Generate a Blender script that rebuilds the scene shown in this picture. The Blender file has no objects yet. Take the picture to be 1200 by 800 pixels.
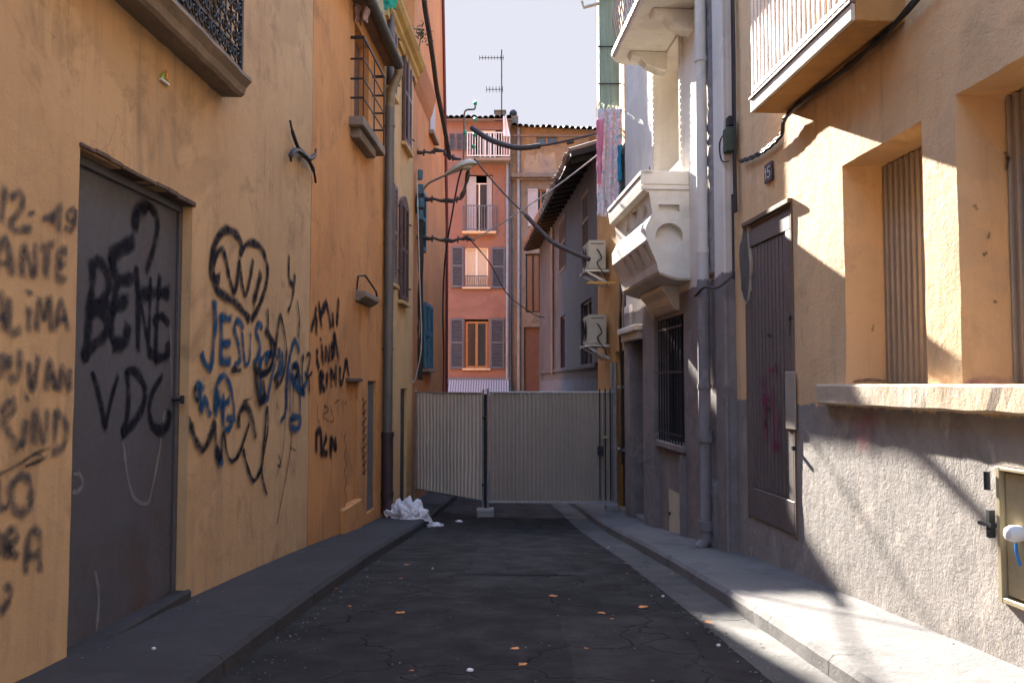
import bpy, bmesh, math, random
from mathutils import Vector, noise
random.seed(7)
S = bpy.context.scene
COL = S.collection
EYE = 1.6
TH = math.atan(0.05)
CT, ST = math.cos(TH), math.sin(TH)

# ------------------------------------------------------------------ frames of reference (the real facade planes)
def ray(x, y):
    cx, cy = (x-600)/1000.0, (400-y)/1000.0
    return cx, CT - cy*ST, ST + cy*CT
class Side:                     # facade running along the street: X = a + b*Y, s = +1 faces +X (left side), -1 faces -X
    def __init__(s, a, b, sg):
        s.a, s.b, s.s = a, b, sg; s.k = math.sqrt(1+b*b)
    def P(s, u, d, z):
        return Vector((s.a+s.b*u + s.s*d/s.k, u - s.s*s.b*d/s.k, z))
    def px(s, x, y, d=0.0):     # where the sight line of a measured point meets this facade plane
        rx, ry, rz = ray(x, y)
        t = (s.a + s.s*d*s.k)/(rx - s.b*ry)
        Y = ry*t
        return Y + s.s*s.b*d/s.k, EYE + rz*t
    def X(s, u): return s.a+s.b*u
class Front:                    # facade facing the camera side of the street
    def __init__(s, Y): s.Y = Y
    def P(s, u, d, z): return Vector((u, s.Y-d, z))
    def px(s, x, y, d=0.0):
        rx, ry, rz = ray(x, y); t = (s.Y-d)/ry
        return rx*t, EYE+rz*t
L = Side(-2.615, 0.035, 1)
R = Side(2.96, -0.065, -1)
FE = Front(33.0); FF = Front(33.25)

HP = [(-8,0.95),(0,1.28),(4.5,1.5),(6.5,1.6),(9.2,1.78),(11.5,1.98),(13.7,2.17),(15.5,2.24),(17.7,2.38),(33,3.2),(80,3.2)]
def hs(Y):
    Y = max(-8, min(80, Y))
    for (a, ha), (b, hb) in zip(HP, HP[1:]):
        if Y <= b: return ha+(hb-ha)*(Y-a)/(b-a)
    return HP[-1][1]
def hsm(Y): return sum(hs(Y+o) for o in (-1,-.5,0,.5,1))/5
def zs(Y): return EYE-hsm(Y)            # sidewalk level
def zr(Y): return zs(Y)-0.12            # carriageway level

# ------------------------------------------------------------------ materials
MATS = {}
def newmat(name):
    m = bpy.data.materials.new(name); m.use_nodes = True
    nt = m.node_tree; nt.nodes.clear()
    o = nt.nodes.new('ShaderNodeOutputMaterial'); p = nt.nodes.new('ShaderNodeBsdfPrincipled')
    nt.links.new(p.outputs[0], o.inputs[0])
    MATS[name] = m
    return m, nt, p
class NT:
    def __init__(s, nt): s.nt = nt; s.pos = None
    def n(s, t, **kw):
        x = s.nt.nodes.new(t)
        for k, v in kw.items():
            if k.startswith('i_'):
                x.inputs[k[2:].replace('_', ' ')].default_value = v
            else: setattr(x, k, v)
        return x
    def l(s, a, b): s.nt.links.new(a, b)
    def P(s):
        if not s.pos: s.pos = s.n('ShaderNodeNewGeometry').outputs['Position']
        return s.pos
    def map(s, sc):
        m = s.n('ShaderNodeMapping'); m.inputs['Scale'].default_value = sc
        s.l(s.P(), m.inputs['Vector']); return m.outputs[0]
    def noise(s, scale, detail=6, rough=.6, sc=(1,1,1), dist=0):
        x = s.n('ShaderNodeTexNoise'); x.inputs['Scale'].default_value = scale
        x.inputs['Detail'].default_value = detail; x.inputs['Roughness'].default_value = rough
        x.inputs['Distortion'].default_value = dist
        s.l(s.map(sc), x.inputs['Vector']); return x.outputs['Fac']
    def ramp(s, src, a, b, va=0, vb=1):
        r = s.n('ShaderNodeMapRange'); r.inputs[1].default_value = a; r.inputs[2].default_value = b
        r.inputs[3].default_value = va; r.inputs[4].default_value = vb
        s.l(src, r.inputs[0]); return r.outputs[0]
    def mix(s, f, a, b, mode='MIX'):
        m = s.n('ShaderNodeMix', data_type='RGBA', blend_type=mode)
        for i, v in ((0, f), (6, a), (7, b)):
            if hasattr(v, 'is_linked') or hasattr(v, 'links'): s.l(v, m.inputs[i])
            elif i == 0: m.inputs[0].default_value = v
            else: m.inputs[i].default_value = (*v, 1)
        return m.outputs[2]
    def math(s, op, a, b=None, clamp=False):
        m = s.n('ShaderNodeMath', operation=op, use_clamp=clamp)
        for i, v in ((0, a), (1, b)):
            if v is None: continue
            if hasattr(v, 'links'): s.l(v, m.inputs[i])
            else: m.inputs[i].default_value = v
        return m.outputs[0]
    def bump(s, p, h, strength, dist):
        b = s.n('ShaderNodeBump'); b.inputs['Strength'].default_value = strength; b.inputs['Distance'].default_value = dist
        s.l(h, b.inputs['Height']); s.l(b.outputs[0], p.inputs['Normal'])
    def z(s):
        x = s.n('ShaderNodeSeparateXYZ'); s.l(s.P(), x.inputs[0]); return x.outputs
def hsvj(c, f): return tuple(max(0, min(1, v*f)) for v in c)

def plaster(name, c, c2=None, bump=.5, dist=.006, rough=.9, grime=.35, grimec=(.10,.085,.075), lower=None, lowline=None, flake=None, grit=90, crack=.0):
    m, nt, p = newmat(name); N = NT(nt)
    c2 = c2 or hsvj(c, .8)
    big = N.noise(.9, 6, .65)
    col = N.mix(N.ramp(big, .38, .66), c, c2)
    med = N.noise(5, 7, .7)
    col = N.mix(N.ramp(med, .5, .8, 0, .35), col, hsvj(c, 1.18))
    if flake:                                       # worn-off paint showing the render below
        fl = N.ramp(N.noise(2.2, 9, .75, dist=.4), .62, .65)
        col = N.mix(fl, col, flake)
    pch = N.ramp(N.noise(.55, 4, .5, dist=1.2), .54, .56)
    col = N.mix(N.math('MULTIPLY', pch, .45), col, hsvj(c2, .86))
    dmp = N.ramp(N.noise(1.6, 9, .72, dist=.6), .54, .64, 0, .75)
    col = N.mix(N.math('MULTIPLY', dmp, grime), col, hsvj(c, .42))
    chips = N.math('MULTIPLY', N.ramp(N.noise(7.5, 9, .78), .655, .67), N.ramp(N.noise(.7, 4, .6), .45, .6))
    col = N.mix(N.math('MULTIPLY', chips, min(1, grime*1.5)), col, (.34,.30,.255))
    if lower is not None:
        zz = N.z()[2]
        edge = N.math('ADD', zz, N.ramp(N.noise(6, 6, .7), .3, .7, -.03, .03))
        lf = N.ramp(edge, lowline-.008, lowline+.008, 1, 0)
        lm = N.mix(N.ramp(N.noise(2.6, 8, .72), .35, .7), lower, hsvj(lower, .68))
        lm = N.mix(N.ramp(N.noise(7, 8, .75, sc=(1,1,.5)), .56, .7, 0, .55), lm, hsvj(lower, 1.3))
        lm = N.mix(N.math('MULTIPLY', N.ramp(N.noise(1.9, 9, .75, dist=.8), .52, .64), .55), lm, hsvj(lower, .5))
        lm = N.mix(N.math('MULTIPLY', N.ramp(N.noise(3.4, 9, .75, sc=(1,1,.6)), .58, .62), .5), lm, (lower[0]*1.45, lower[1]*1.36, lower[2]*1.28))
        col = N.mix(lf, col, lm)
    # rain streaks and soot with their own shapes
    st = N.math('MULTIPLY', N.ramp(N.noise(3.2, 8, .7, sc=(2.2,2.2,.16)), .5, .78), N.ramp(N.noise(1.1, 4, .6), .38, .62))
    col = N.mix(N.math('MULTIPLY', st, grime), col, grimec)
    sp = N.ramp(N.noise(14, 9, .8), .66, .76, 0, grime*.9)
    col = N.mix(sp, col, grimec)
    if crack:
        v = N.n('ShaderNodeTexVoronoi', feature='DISTANCE_TO_EDGE'); v.inputs['Scale'].default_value = .9
        w = N.n('ShaderNodeVectorMath', operation='ADD'); nn = N.n('ShaderNodeTexNoise'); nn.inputs['Scale'].default_value = 3
        N.l(N.P(), nn.inputs['Vector']); N.l(nn.outputs['Color'], w.inputs[0]); N.l(N.P(), w.inputs[1]); N.l(w.outputs[0], v.inputs['Vector'])
        cr = N.math('MULTIPLY', N.ramp(v.outputs[0], 0, .006, 1, 0), N.ramp(N.noise(.8, 3), .52, .6))
        col = N.mix(N.math('MULTIPLY', cr, crack), col, (.05,.04,.035))
    N.l(col, p.inputs['Base Color']); p.inputs['Roughness'].default_value = rough
    h = N.math('ADD', N.noise(grit, 5, .7), N.math('MULTIPLY', N.noise(11, 8, .7), 2.2))
    N.bump(p, h, bump, dist)
    return m
def simple(name, c, rough=.6, metal=0, var=.2, scale=8, bump=.2, dist=.003, rust=0, rustc=(.17,.07,.03), dirt=0, c2=None, rsc=3, stretch=(1,1,1)):
    m, nt, p = newmat(name); N = NT(nt)
    col = N.mix(N.ramp(N.noise(scale, 7, .65, sc=stretch), .35, .7), c, c2 or hsvj(c, 1-var))
    if rust: col = N.mix(N.ramp(N.noise(rsc, 9, .75, sc=(1,1,.6)), .68-rust*.3, .78-rust*.2), col, rustc)
    if dirt: col = N.mix(N.ramp(N.noise(6, 9, .8), .5, .8, 0, dirt), col, (.06,.05,.045))
    N.l(col, p.inputs['Base Color']); p.inputs['Metallic'].default_value = metal
    rr = N.ramp(N.noise(20, 4), .3, .7, max(0, rough-.12), min(1, rough+.12)); N.l(rr, p.inputs['Roughness'])
    if bump: N.bump(p, N.noise(scale*6, 6, .7, sc=stretch), bump, dist)
    return m

A_W = plaster('plaster_beige', (.54,.36,.19), (.46,.30,.155), bump=.6, grime=.65, crack=.35)
B_W = plaster('plaster_orange', (.60,.285,.095), (.51,.23,.075), bump=.6, grime=.65, crack=.3)
C_W = plaster('plaster_yellow', (.60,.405,.19), (.53,.35,.165), bump=.4, grime=.3)
D_W = plaster('plaster_deep_orange', (.58,.235,.075), (.50,.195,.06), bump=.4, grime=.25)
E_W = plaster('plaster_pink', (.255,.138,.11), (.22,.12,.097), bump=.3, grime=.25)
E_T = plaster('plaster_rose_top', (.30,.17,.145), (.27,.16,.14), bump=.3, grime=.3)
F_W = plaster('plaster_ochre_worn', (.30,.20,.10), (.25,.18,.12), bump=.5, grime=.75, flake=(.2,.18,.155))
F_ST = plaster('stone_block_wall', (.22,.19,.155), (.16,.145,.13), bump=.7, dist=.02, grime=.7)
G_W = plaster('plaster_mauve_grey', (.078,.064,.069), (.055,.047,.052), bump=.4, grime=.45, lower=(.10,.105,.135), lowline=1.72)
H_W = plaster('plaster_cream_over_grey', (.75,.69,.61), (.68,.62,.54), bump=.3, grime=.25, lower=(.26,.225,.215), lowline=2.78, grimec=(.2,.17,.15))
H_LOW = plaster('plaster_rough_grey', (.26,.235,.23), (.2,.18,.18), bump=.9, dist=.02, grime=.4)
H_RUB = plaster('rough_mauve_render', (.46,.41,.38), (.34,.30,.29), bump=1, dist=.025, grime=.4, lower=(.22,.2,.2), lowline=2.78)
H_CR = plaster('cream_stucco', (.74,.685,.60), (.64,.59,.51), bump=.3, dist=.004, grime=.3, grimec=(.25,.21,.17))
I_W = plaster('plaster_ochre_peeling', (.60,.31,.09), (.52,.27,.085), bump=.5, grime=.45, flake=(.36,.31,.27))
J_W = plaster('plaster_orange_over_render', (.80,.515,.255), (.78,.53,.30), bump=.8, dist=.008, grime=.4, flake=(.80,.64,.46), lower=(.35,.31,.28), lowline=1.43, grit=60)
STONE = plaster('weathered_stone', (.30,.24,.185), (.20,.165,.13), bump=.9, dist=.01, grime=.6)
SILL = plaster('painted_sill', (.66,.46,.27), (.58,.47,.36), bump=.8, dist=.008, grime=.4, flake=(.55,.5,.46))
REV = J_W
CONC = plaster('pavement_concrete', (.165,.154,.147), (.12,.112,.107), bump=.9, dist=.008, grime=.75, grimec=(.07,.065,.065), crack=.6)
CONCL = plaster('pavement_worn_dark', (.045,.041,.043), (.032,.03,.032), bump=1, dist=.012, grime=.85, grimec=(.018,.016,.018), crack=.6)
IRON = simple('dark_iron', (.025,.027,.035), .55, .3, rust=.2)
DOORM = simple('steel_door_paint', (.085,.09,.11), .65, 0, .3, 1.6, .25, .004, rust=.55, rustc=(.075,.045,.036), dirt=.5, rsc=1.1, stretch=(1,1,.8))
RUSTW = simple('rusty_lintel', (.13,.085,.06), .8, 0, .5, 9, .5, .01, rust=.4)
ZINC = simple('grey_zinc', (.16,.15,.14), .5, .3, .3, 5, .1, dirt=.35, stretch=(1,1,.3))
ZINCB = simple('blue_grey_pipe', (.27,.31,.37), .5, .2, .3, 5, .1, dirt=.3)
GUT = simple('dark_gutter', (.075,.075,.07), .6, .2, .35, 9, .3, dirt=.3)
OCHREP = simple('ochre_zinc_bend', (.28,.22,.13), .5, .3, .4, 9, .2, dirt=.3)
BROWNP = simple('brown_cast_iron', (.055,.035,.04), .5, .1, .4, 6, .2, rust=.1)
SHBR = simple('brown_wood_shutter', (.125,.07,.06), .65, 0, .3, 7, .3, dirt=.3)
SHPL = simple('mauve_shutter_edge', (.26,.20,.23), .65, 0, .3, 7, .3, dirt=.3)
SHBL = simple('blue_wood_shutter', (.03,.17,.26), .6, 0, .3, 7, .3, dirt=.3)
SHGR = simple('blue_grey_shutter', (.085,.105,.145), .6, 0, .25, 7, .2, dirt=.2)
SHWH = simple('white_shutter', (.38,.38,.42), .6, 0, .15, 7, .2, dirt=.2)
GLASS = simple('dark_glass', (.02,.024,.032), .12, 0, .3, 2, 0)
GLASSB = simple('blue_glass', (.10,.16,.24), .12, 0, .3, 2, 0)
CURT = simple('cream_curtain', (.55,.48,.38), .9, 0, .2, 9, .2, stretch=(6,6,.3))
WOODW = simple('window_wood', (.32,.16,.06), .55, 0, .3, 9, .2)
WHITEP = simple('white_paint', (.78,.77,.76), .5, 0, .08, 9, .1, dirt=.12)
BALCW = plaster('balcony_edge_white', (.74,.69,.62), (.6,.52,.42), bump=.7, grime=.35)
BALCU = plaster('balcony_underside', (.50,.27,.09), (.40,.21,.07), bump=.4, grime=.35)
TILE = simple('terracotta_tile', (.22,.13,.085), .85, 0, .5, 3, .5, .01, dirt=.6, c2=(.14,.10,.075))
SOFF = simple('dark_timber_soffit', (.032,.025,.023), .9, 0, .4, 6, .3)
JDOOR = simple('grey_brown_shutter_paint', (.175,.145,.135), .55, .1, .2, 4, .15, dirt=.25, stretch=(1,1,.4))
JPER = simple('beige_metal_shutter', (.36,.285,.215), .5, .2, .25, 5, .1, dirt=.3, stretch=(1,1,.3))
METERB = simple('beige_meter_door', (.42,.34,.20), .5, 0, .15, 5, .1, dirt=.25)
HATCH = simple('cream_hatch', (.62,.54,.38), .55, 0, .12, 5, .1, dirt=.3)
CORR = simple('beige_corrugated_sheet', (.33,.285,.24), .6, .0, .15, 1.2, .1, dirt=.25, stretch=(1,1,.4))
GALV = simple('galvanised_steel', (.42,.42,.43), .4, .6, .3, 8, .1, dirt=.2)
CABLE = simple('black_cable', (.022,.02,.022), .6, 0, .3, 8, .3)
CABLEB = simple('brown_cable_sleeve', (.06,.045,.045), .7, 0, .4, 12, .5)
CABLEW = simple('pale_cable', (.5,.48,.46), .6, 0, .2, 8, .1)
BLOCK = plaster('concrete_block', (.34,.32,.31), (.26,.25,.24), bump=.8, grime=.3)
PAPER = simple('white_plastic_paper', (.72,.70,.73), .7, 0, .12, 9, .3)
LEAF = simple('orange_peel', (.75,.25,.03), .6, 0, .35, 20, .4)
ACM = simple('ac_casing', (.36,.345,.28), .5, 0, .12, 5, .1, dirt=.3)
GREENS = simple('faded_green_slats', (.36,.46,.36), .75, 0, .35, 4, .4, dirt=.3, stretch=(8,8,.3))
LAMPB = simple('lamp_shell', (.50,.47,.38), .5, .1, .2, 8, .1, dirt=.25)
LAMPG = simple('lamp_glass', (.55,.5,.4), .25, 0, .1, 8, 0)
GGLASS = simple('green_glass_insulator', (.03,.35,.20), .15, 0, .2, 9, 0)
BLUEP = simple('blue_paint_metal', (.05,.14,.20), .6, .1, .4, 9, .3, dirt=.3)
BLUEC = simple('blue_cable', (.02,.20,.55), .4, 0, .1, 8, 0)
PLATE = simple('number_plate_enamel', (.035,.05,.10), .3, 0, .3, 30, 0)
AWN = simple('awning_white', (.40,.41,.46), .7, 0, .15, 9, .1)
GREENC = simple('green_cloth', (.01,.30,.17), .8, 0, .3, 30, .3)
PEBBLE = simple('pale_grit', (.22,.21,.20), .9, 0, .4, 60, 0)
WEED = simple('weed_leaves', (.07,.09,.03), .7, 0, .5, 30, 0)
STICK = simple('ceramic_green', (.25,.42,.05), .3, 0, .3, 60, 0)
STICKO = simple('ceramic_orange', (.60,.22,.03), .3, 0, .3, 60, 0)
REDT = simple('red_edge_trim', (.12,.025,.03), .7, 0, .3, 9, .1)
BARE = plaster('exposed_stone_patch', (.27,.22,.18), (.14,.115,.095), bump=1, dist=.05, grime=.5)
EDGEP = plaster('broken_plaster_edge', (.62,.5,.36), (.5,.4,.3), bump=1, dist=.02, grime=.2)
TIMB = simple('yellow_timber', (.55,.30,.08), .7, 0, .3, 9, .3)

def asphalt(name, c, c2):
    m, nt, p = newmat(name); N = NT(nt)
    col = N.mix(N.ramp(N.noise(.8, 8, .7), .36, .64), c, c2)
    col = N.mix(N.ramp(N.noise(2.3, 8, .75), .55, .75, 0, .6), col, hsvj(c2, 1.5))
    col = N.mix(N.ramp(N.noise(130, 3, .7), .6, .75, 0, .55), col, (.20,.185,.17))
    col = N.mix(N.ramp(N.noise(60, 4, .7), .62, .72, 0, .7), col, (.012,.012,.014))
    col = N.mix(N.ramp(N.noise(1.7, 5, .6, sc=(1,.45,1)), .60, .68, 0, .7), col, (.011,.011,.013))
    col = N.mix(N.ramp(N.noise(1.25, 8, .75, sc=(1,.8,1)), .60, .72, 0, .6), col, hsvj(c2, 2.6))
    col = N.mix(N.ramp(N.noise(8, 9, .8), .62, .70, 0, .5), col, hsvj(c2, 2.4))
    v = N.n('ShaderNodeTexVoronoi', feature='DISTANCE_TO_EDGE'); v.inputs['Scale'].default_value = .55
    w = N.n('ShaderNodeVectorMath', operation='ADD'); nn = N.n('ShaderNodeTexNoise'); nn.inputs['Scale'].default_value = 2.5
    N.l(N.P(), nn.inputs['Vector']); N.l(nn.outputs['Color'], w.inputs[0]); N.l(N.P(), w.inputs[1]); N.l(w.outputs[0], v.inputs['Vector'])
    cr = N.ramp(v.outputs[0], 0, .012, 1, 0)
    col = N.mix(N.math('MULTIPLY', cr, N.ramp(N.noise(.9, 3), .5, .56, 0, .6)), col, (.012,.012,.013))
    N.l(col, p.inputs['Base Color'])
    N.l(N.ramp(N.noise(3, 6), .35, .7, .62, .92), p.inputs['Roughness'])
    p.inputs['Specular IOR Level'].default_value = .15
    h = N.math('ADD', N.noise(150, 3, .8), N.math('MULTIPLY', N.noise(22, 6, .7), 2))
    h = N.math('SUBTRACT', h, N.math('MULTIPLY', cr, 2.5))
    N.bump(p, h, 1, .008)
    return m
ASPH = asphalt('asphalt', (.020,.018,.0185), (.027,.0245,.025))
GUTC = asphalt('gutter_stone', (.085,.08,.076), (.13,.122,.115))
DIRT = simple('bare_earth', (.14,.12,.10), .95, 0, .4, 1, .5, .02)

def spray(name, c, dens=1.35):
    m, nt, p = newmat(name); N = NT(nt)
    o = [n for n in nt.nodes if n.type == 'OUTPUT_MATERIAL'][0]
    p.inputs['Base Color'].default_value = (*c, 1); p.inputs['Roughness'].default_value = .9; p.inputs['Specular IOR Level'].default_value = .08
    at = N.n('ShaderNodeAttribute', attribute_name='cover')
    g = N.ramp(N.noise(260, 3, .8), .3, .7, -.25, .25)
    pat = N.ramp(N.noise(14, 8, .8), .36, .56, .5, 1)
    f = N.math('MULTIPLY', N.math('ADD', at.outputs['Fac'], N.math('MULTIPLY', g, N.math('MULTIPLY', at.outputs['Fac'], 1.0))), dens, True)
    f = N.math('MULTIPLY', f, pat, True)
    tr = N.n('ShaderNodeBsdfTransparent'); mx = N.n('ShaderNodeMixShader')
    N.l(f, mx.inputs[0]); N.l(tr.outputs[0], mx.inputs[1]); N.l(p.outputs[0], mx.inputs[2]); N.l(mx.outputs[0], o.inputs[0])
    return m
SPK = spray('black_spray', (.012,.013,.022))
SPG = spray('grey_blue_spray', (.045,.05,.07), .8)
SPB = spray('blue_spray', (.006,.065,.17))
SPT = spray('thin_black_marker', (.03,.025,.03), .8)
SPW = spray('pale_spray', (.30,.30,.32), .55)
SPP = spray('magenta_spray', (.32,.02,.11), .6)
SPPI = spray('faint_pink_spray', (.50,.20,.22), .35)

def cloth_pattern(name, cs, scale=14):
    m, nt, p = newmat(name); N = NT(nt)
    col = N.mix(N.ramp(N.noise(scale, 2, .5, dist=1.5), .42, .5), cs[0], cs[1])
    col = N.mix(N.ramp(N.noise(scale*.9, 2, .5, sc=(1.3,1,.8), dist=2), .54, .58), col, cs[2])
    col = N.mix(N.ramp(N.noise(scale*1.3, 2, .5, sc=(1,1,1.2), dist=1), .60, .64), col, cs[3])
    N.l(col, p.inputs['Base Color']); p.inputs['Roughness'].default_value = .9
    return m
CLOTH1 = cloth_pattern('floral_cloth', ((.72,.62,.64),(.50,.50,.53),(.68,.38,.42),(.25,.36,.44)), 9)
CLOTH2 = cloth_pattern('brown_print_cloth', ((.40,.28,.26),(.30,.20,.19),(.16,.09,.09),(.45,.36,.33)), 30)
PINKC = simple('pink_cloth', (.62,.22,.32), .9, 0, .2, 20, .2)

# ------------------------------------------------------------------ object helpers
def tag(o, label=None, cat=None, group=None, kind=None):
    if label: o['label'] = label
    if cat: o['category'] = cat
    if group: o['group'] = group
    if kind: o['kind'] = kind
    return o
def thing(name, loc, label, cat, group=None):
    o = bpy.data.objects.new(name, None); COL.objects.link(o); o.location = loc; o.empty_display_size = .2
    return tag(o, label, cat, group)
def rootloc(p):
    v = Vector((0,0,0))
    while p: v += p.location; p = p.parent
    return v
class MB:
    def __init__(s): s.v = []; s.f = []; s.a = None
    def add(s, vs, fs):
        o = len(s.v); s.v += [Vector(q) for q in vs]; s.f += [tuple(i+o for i in f) for f in fs]; return s
    def box(s, fr, u0, u1, d0, d1, z0, z1):
        pts = [fr.P(u, d, z) for z in (z0, z1) for d in (d0, d1) for u in (u0, u1)]
        return s.add(pts, [(0,1,3,2),(4,6,7,5),(0,4,5,1),(2,3,7,6),(0,2,6,4),(1,5,7,3)])
    def wbox(s, c, sz, rz=0, rx=0, jit=0):
        ca, sa = math.cos(rz), math.sin(rz); pts = []
        for z in (-.5,.5):
            for y in (-.5,.5):
                for x in (-.5,.5):
                    q = Vector((x*sz[0], y*sz[1], z*sz[2]))
                    q = Vector((q.x, q.y*math.cos(rx)-q.z*math.sin(rx), q.y*math.sin(rx)+q.z*math.cos(rx)))
                    q = Vector((q.x*ca-q.y*sa, q.x*sa+q.y*ca, q.z))
                    if jit: q += Vector([random.uniform(-jit, jit) for _ in range(3)])
                    pts.append(Vector(c)+q)
        return s.add(pts, [(0,1,3,2),(4,6,7,5),(0,4,5,1),(2,3,7,6),(0,2,6,4),(1,5,7,3)])
    def prism(s, fr, prof, u0, u1):           # prof: (d, z) outline swept along u
        n = len(prof)
        pts = [fr.P(u0, d, z) for d, z in prof]+[fr.P(u1, d, z) for d, z in prof]
        return s.add(pts, [tuple(range(n)), tuple(range(2*n-1, n-1, -1))]+[(i, (i+1) % n, n+(i+1) % n, n+i) for i in range(n)])
    def plate(s, fr, poly, d0, d1):           # poly: (u, z) outline with thickness
        n = len(poly)
        pts = [fr.P(u, d0, z) for u, z in poly]+[fr.P(u, d1, z) for u, z in poly]
        return s.add(pts, [tuple(range(n)), tuple(range(2*n-1, n-1, -1))]+[(i, (i+1) % n, n+(i+1) % n, n+i) for i in range(n)])
    def tube(s, pts, r, n=8, cap=True):
        pts = [Vector(p) for p in pts]; m = len(pts)
        rs = r if isinstance(r, (list, tuple)) else [r]*m
        t0 = (pts[1]-pts[0]).normalized()
        up = Vector((0,0,1)) if abs(t0.z) < .9 else Vector((1,0,0))
        nrm = t0.cross(up).normalized(); vs = []
        for i, p in enumerate(pts):
            t = (pts[min(i+1, m-1)]-pts[max(i-1, 0)])
            if t.length < 1e-9: t = t0.copy()
            t.normalize(); nrm = (nrm - t*nrm.dot(t)).normalized(); b = t.cross(nrm)
            for k in range(n):
                a = 2*math.pi*k/n; vs.append(p+(nrm*math.cos(a)+b*math.sin(a))*rs[i])
        fs = [(i*n+k, i*n+(k+1) % n, (i+1)*n+(k+1) % n, (i+1)*n+k) for i in range(m-1) for k in range(n)]
        if cap: fs += [tuple(range(n-1, -1, -1)), tuple((m-1)*n+k for k in range(n))]
        return s.add(vs, fs)
    def ball(s, c, r, n=10, sc=(1,1,1)):
        vs = []; fs = []; c = Vector(c)
        for i in range(1, n//2+1):
            th = math.pi*i/(n//2+1)
            for k in range(n):
                a = 2*math.pi*k/n
                vs.append(c+Vector((r*sc[0]*math.sin(th)*math.cos(a), r*sc[1]*math.sin(th)*math.sin(a), r*sc[2]*math.cos(th))))
        rows = n//2
        for i in range(rows-1):
            for k in range(n): fs.append((i*n+k, (i+1)*n+k, (i+1)*n+(k+1) % n, i*n+(k+1) % n))
        vs += [c+Vector((0,0,r*sc[2])), c-Vector((0,0,r*sc[2]))]
        for k in range(n):
            fs.append((rows*n, k, (k+1) % n)); fs.append((rows*n+1, (rows-1)*n+(k+1) % n, (rows-1)*n+k))
        return s.add(vs, fs)
    def build(s, name, mat, parent=None, bevel=0, seg=1, smooth=False, label=None, recalc=True):
        me = bpy.data.meshes.new(name)
        base = rootloc(parent)
        me.from_pydata([q-base for q in s.v], [], s.f)
        bm = bmesh.new(); bm.from_mesh(me)
        if recalc: bmesh.ops.recalc_face_normals(bm, faces=bm.faces)
        if bevel:
            es = [e for e in bm.edges if len(e.link_faces) == 2 and e.calc_face_angle(0) > .5]
            bmesh.ops.bevel(bm, geom=es, offset=bevel, segments=seg, affect='EDGES', clamp_overlap=True)
        bm.to_mesh(me); bm.free()
        if smooth:
            for p in me.polygons: p.use_smooth = True
            try: me.set_sharp_from_angle(angle=math.radians(40))
            except Exception: pass
        me.materials.append(mat)
        o = bpy.data.objects.new(name, me); COL.objects.link(o)
        if parent: o.parent = parent
        if label: o['label'] = label
        return o

def each(mb, per, name, mat, parent, **kw):      # every primitive of mb (per = vertices each) becomes a part of its own
    out = []
    n = len(mb.v); k = 0
    while k < n:
        m = MB(); m.v = mb.v[k:k+per]; m.f = [tuple(i-k for i in f) for f in mb.f if k <= f[0] < k+per]
        out.append(m.build(name, mat, parent, **kw)); k += per
    return out
def wallgrid(fr, u0, u1, z0, z1, holes=(), step=.16, amp=.012, depth=6, warp=None, zline=()):
    """facade with real openings, reveals, gently uneven surface, and the building volume behind it"""
    def lines(a, b, extra):
        n = max(1, int(round((b-a)/step))); L0 = [a+(b-a)*i/n for i in range(n+1)]
        ex = sorted(e for e in set(extra) if a < e < b)
        out = [q for q in L0 if all(abs(q-e) > step*.35 for e in ex) or q in (a, b)]
        return sorted(out+ex)
    us = lines(u0, u1, [h[0] for h in holes]+[h[1] for h in holes])
    z_s = lines(z0, z1, [h[2] for h in holes]+[h[3] for h in holes]+list(zline))
    mb = MB(); idx = {}
    def inhole(u, z):
        for h in holes:
            if h[0] < u < h[1] and h[2] < z < h[3]: return h
    def vert(i, j, back=None):
        k = (i, j, back)
        if k not in idx:
            u, z = us[i], z_s[j]; uu = warp(u, z) if warp else u
            q = Vector((fr.P(u, 0, z)))
            nz = noise.noise(q*1.3)*.6+noise.noise(q*4.1)*.4
            d = -amp*(.5+.5*nz)
            ju = noise.noise(q*7)*amp*.35; jz = noise.noise(q*7+Vector((9,9,9)))*amp*.35
            if u in (u0, u1): ju = 0
            if z in (z0, z1): jz = 0
            if back is not None: d = -back
            idx[k] = len(mb.v); mb.v.append(fr.P(uu+ju, d, z+jz))
        return idx[k]
    nu, nz_ = len(us)-1, len(z_s)-1
    H = [[inhole((us[i]+us[i+1])/2, (z_s[j]+z_s[j+1])/2) for j in range(nz_)] for i in range(nu)]
    for i in range(nu):
        for j in range(nz_):
            if H[i][j] is None:
                mb.f.append((vert(i,j), vert(i+1,j), vert(i+1,j+1), vert(i,j+1)))
            else:
                b = H[i][j][4]
                for (ii, jj, e) in ((i-1,j,((i,j),(i,j+1))),(i+1,j,((i+1,j),(i+1,j+1))),(i,j-1,((i,j),(i+1,j))),(i,j+1,((i,j+1),(i+1,j+1)))):
                    if not (0 <= ii < nu and 0 <= jj < nz_) or H[ii][jj] is None:
                        (a1, b1), (a2, b2) = e
                        mb.f.append((vert(a1,b1), vert(a2,b2), vert(a2,b2,b), vert(a1,b1,b)))
                if len(H[i][j]) > 5 and H[i][j][5]:      # closed back
                    mb.f.append((vert(i,j,b), vert(i+1,j,b), vert(i+1,j+1,b), vert(i,j+1,b)))
    w = warp or (lambda u, z: u)
    if depth:
        Q = lambda u, d, z: fr.P(w(u, z), d, z)
        d1 = -depth
        base = len(mb.v)
        mb.v += [Q(u0,-.002,z0),Q(u0,-.002,z1),Q(u0,d1,z0),Q(u0,d1,z1),Q(u1,-.002,z0),Q(u1,-.002,z1),Q(u1,d1,z0),Q(u1,d1,z1)]
        for f in ((0,1,3,2),(4,6,7,5),(2,3,7,6),(1,5,7,3)): mb.f.append(tuple(base+q for q in f))
    return mb

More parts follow.
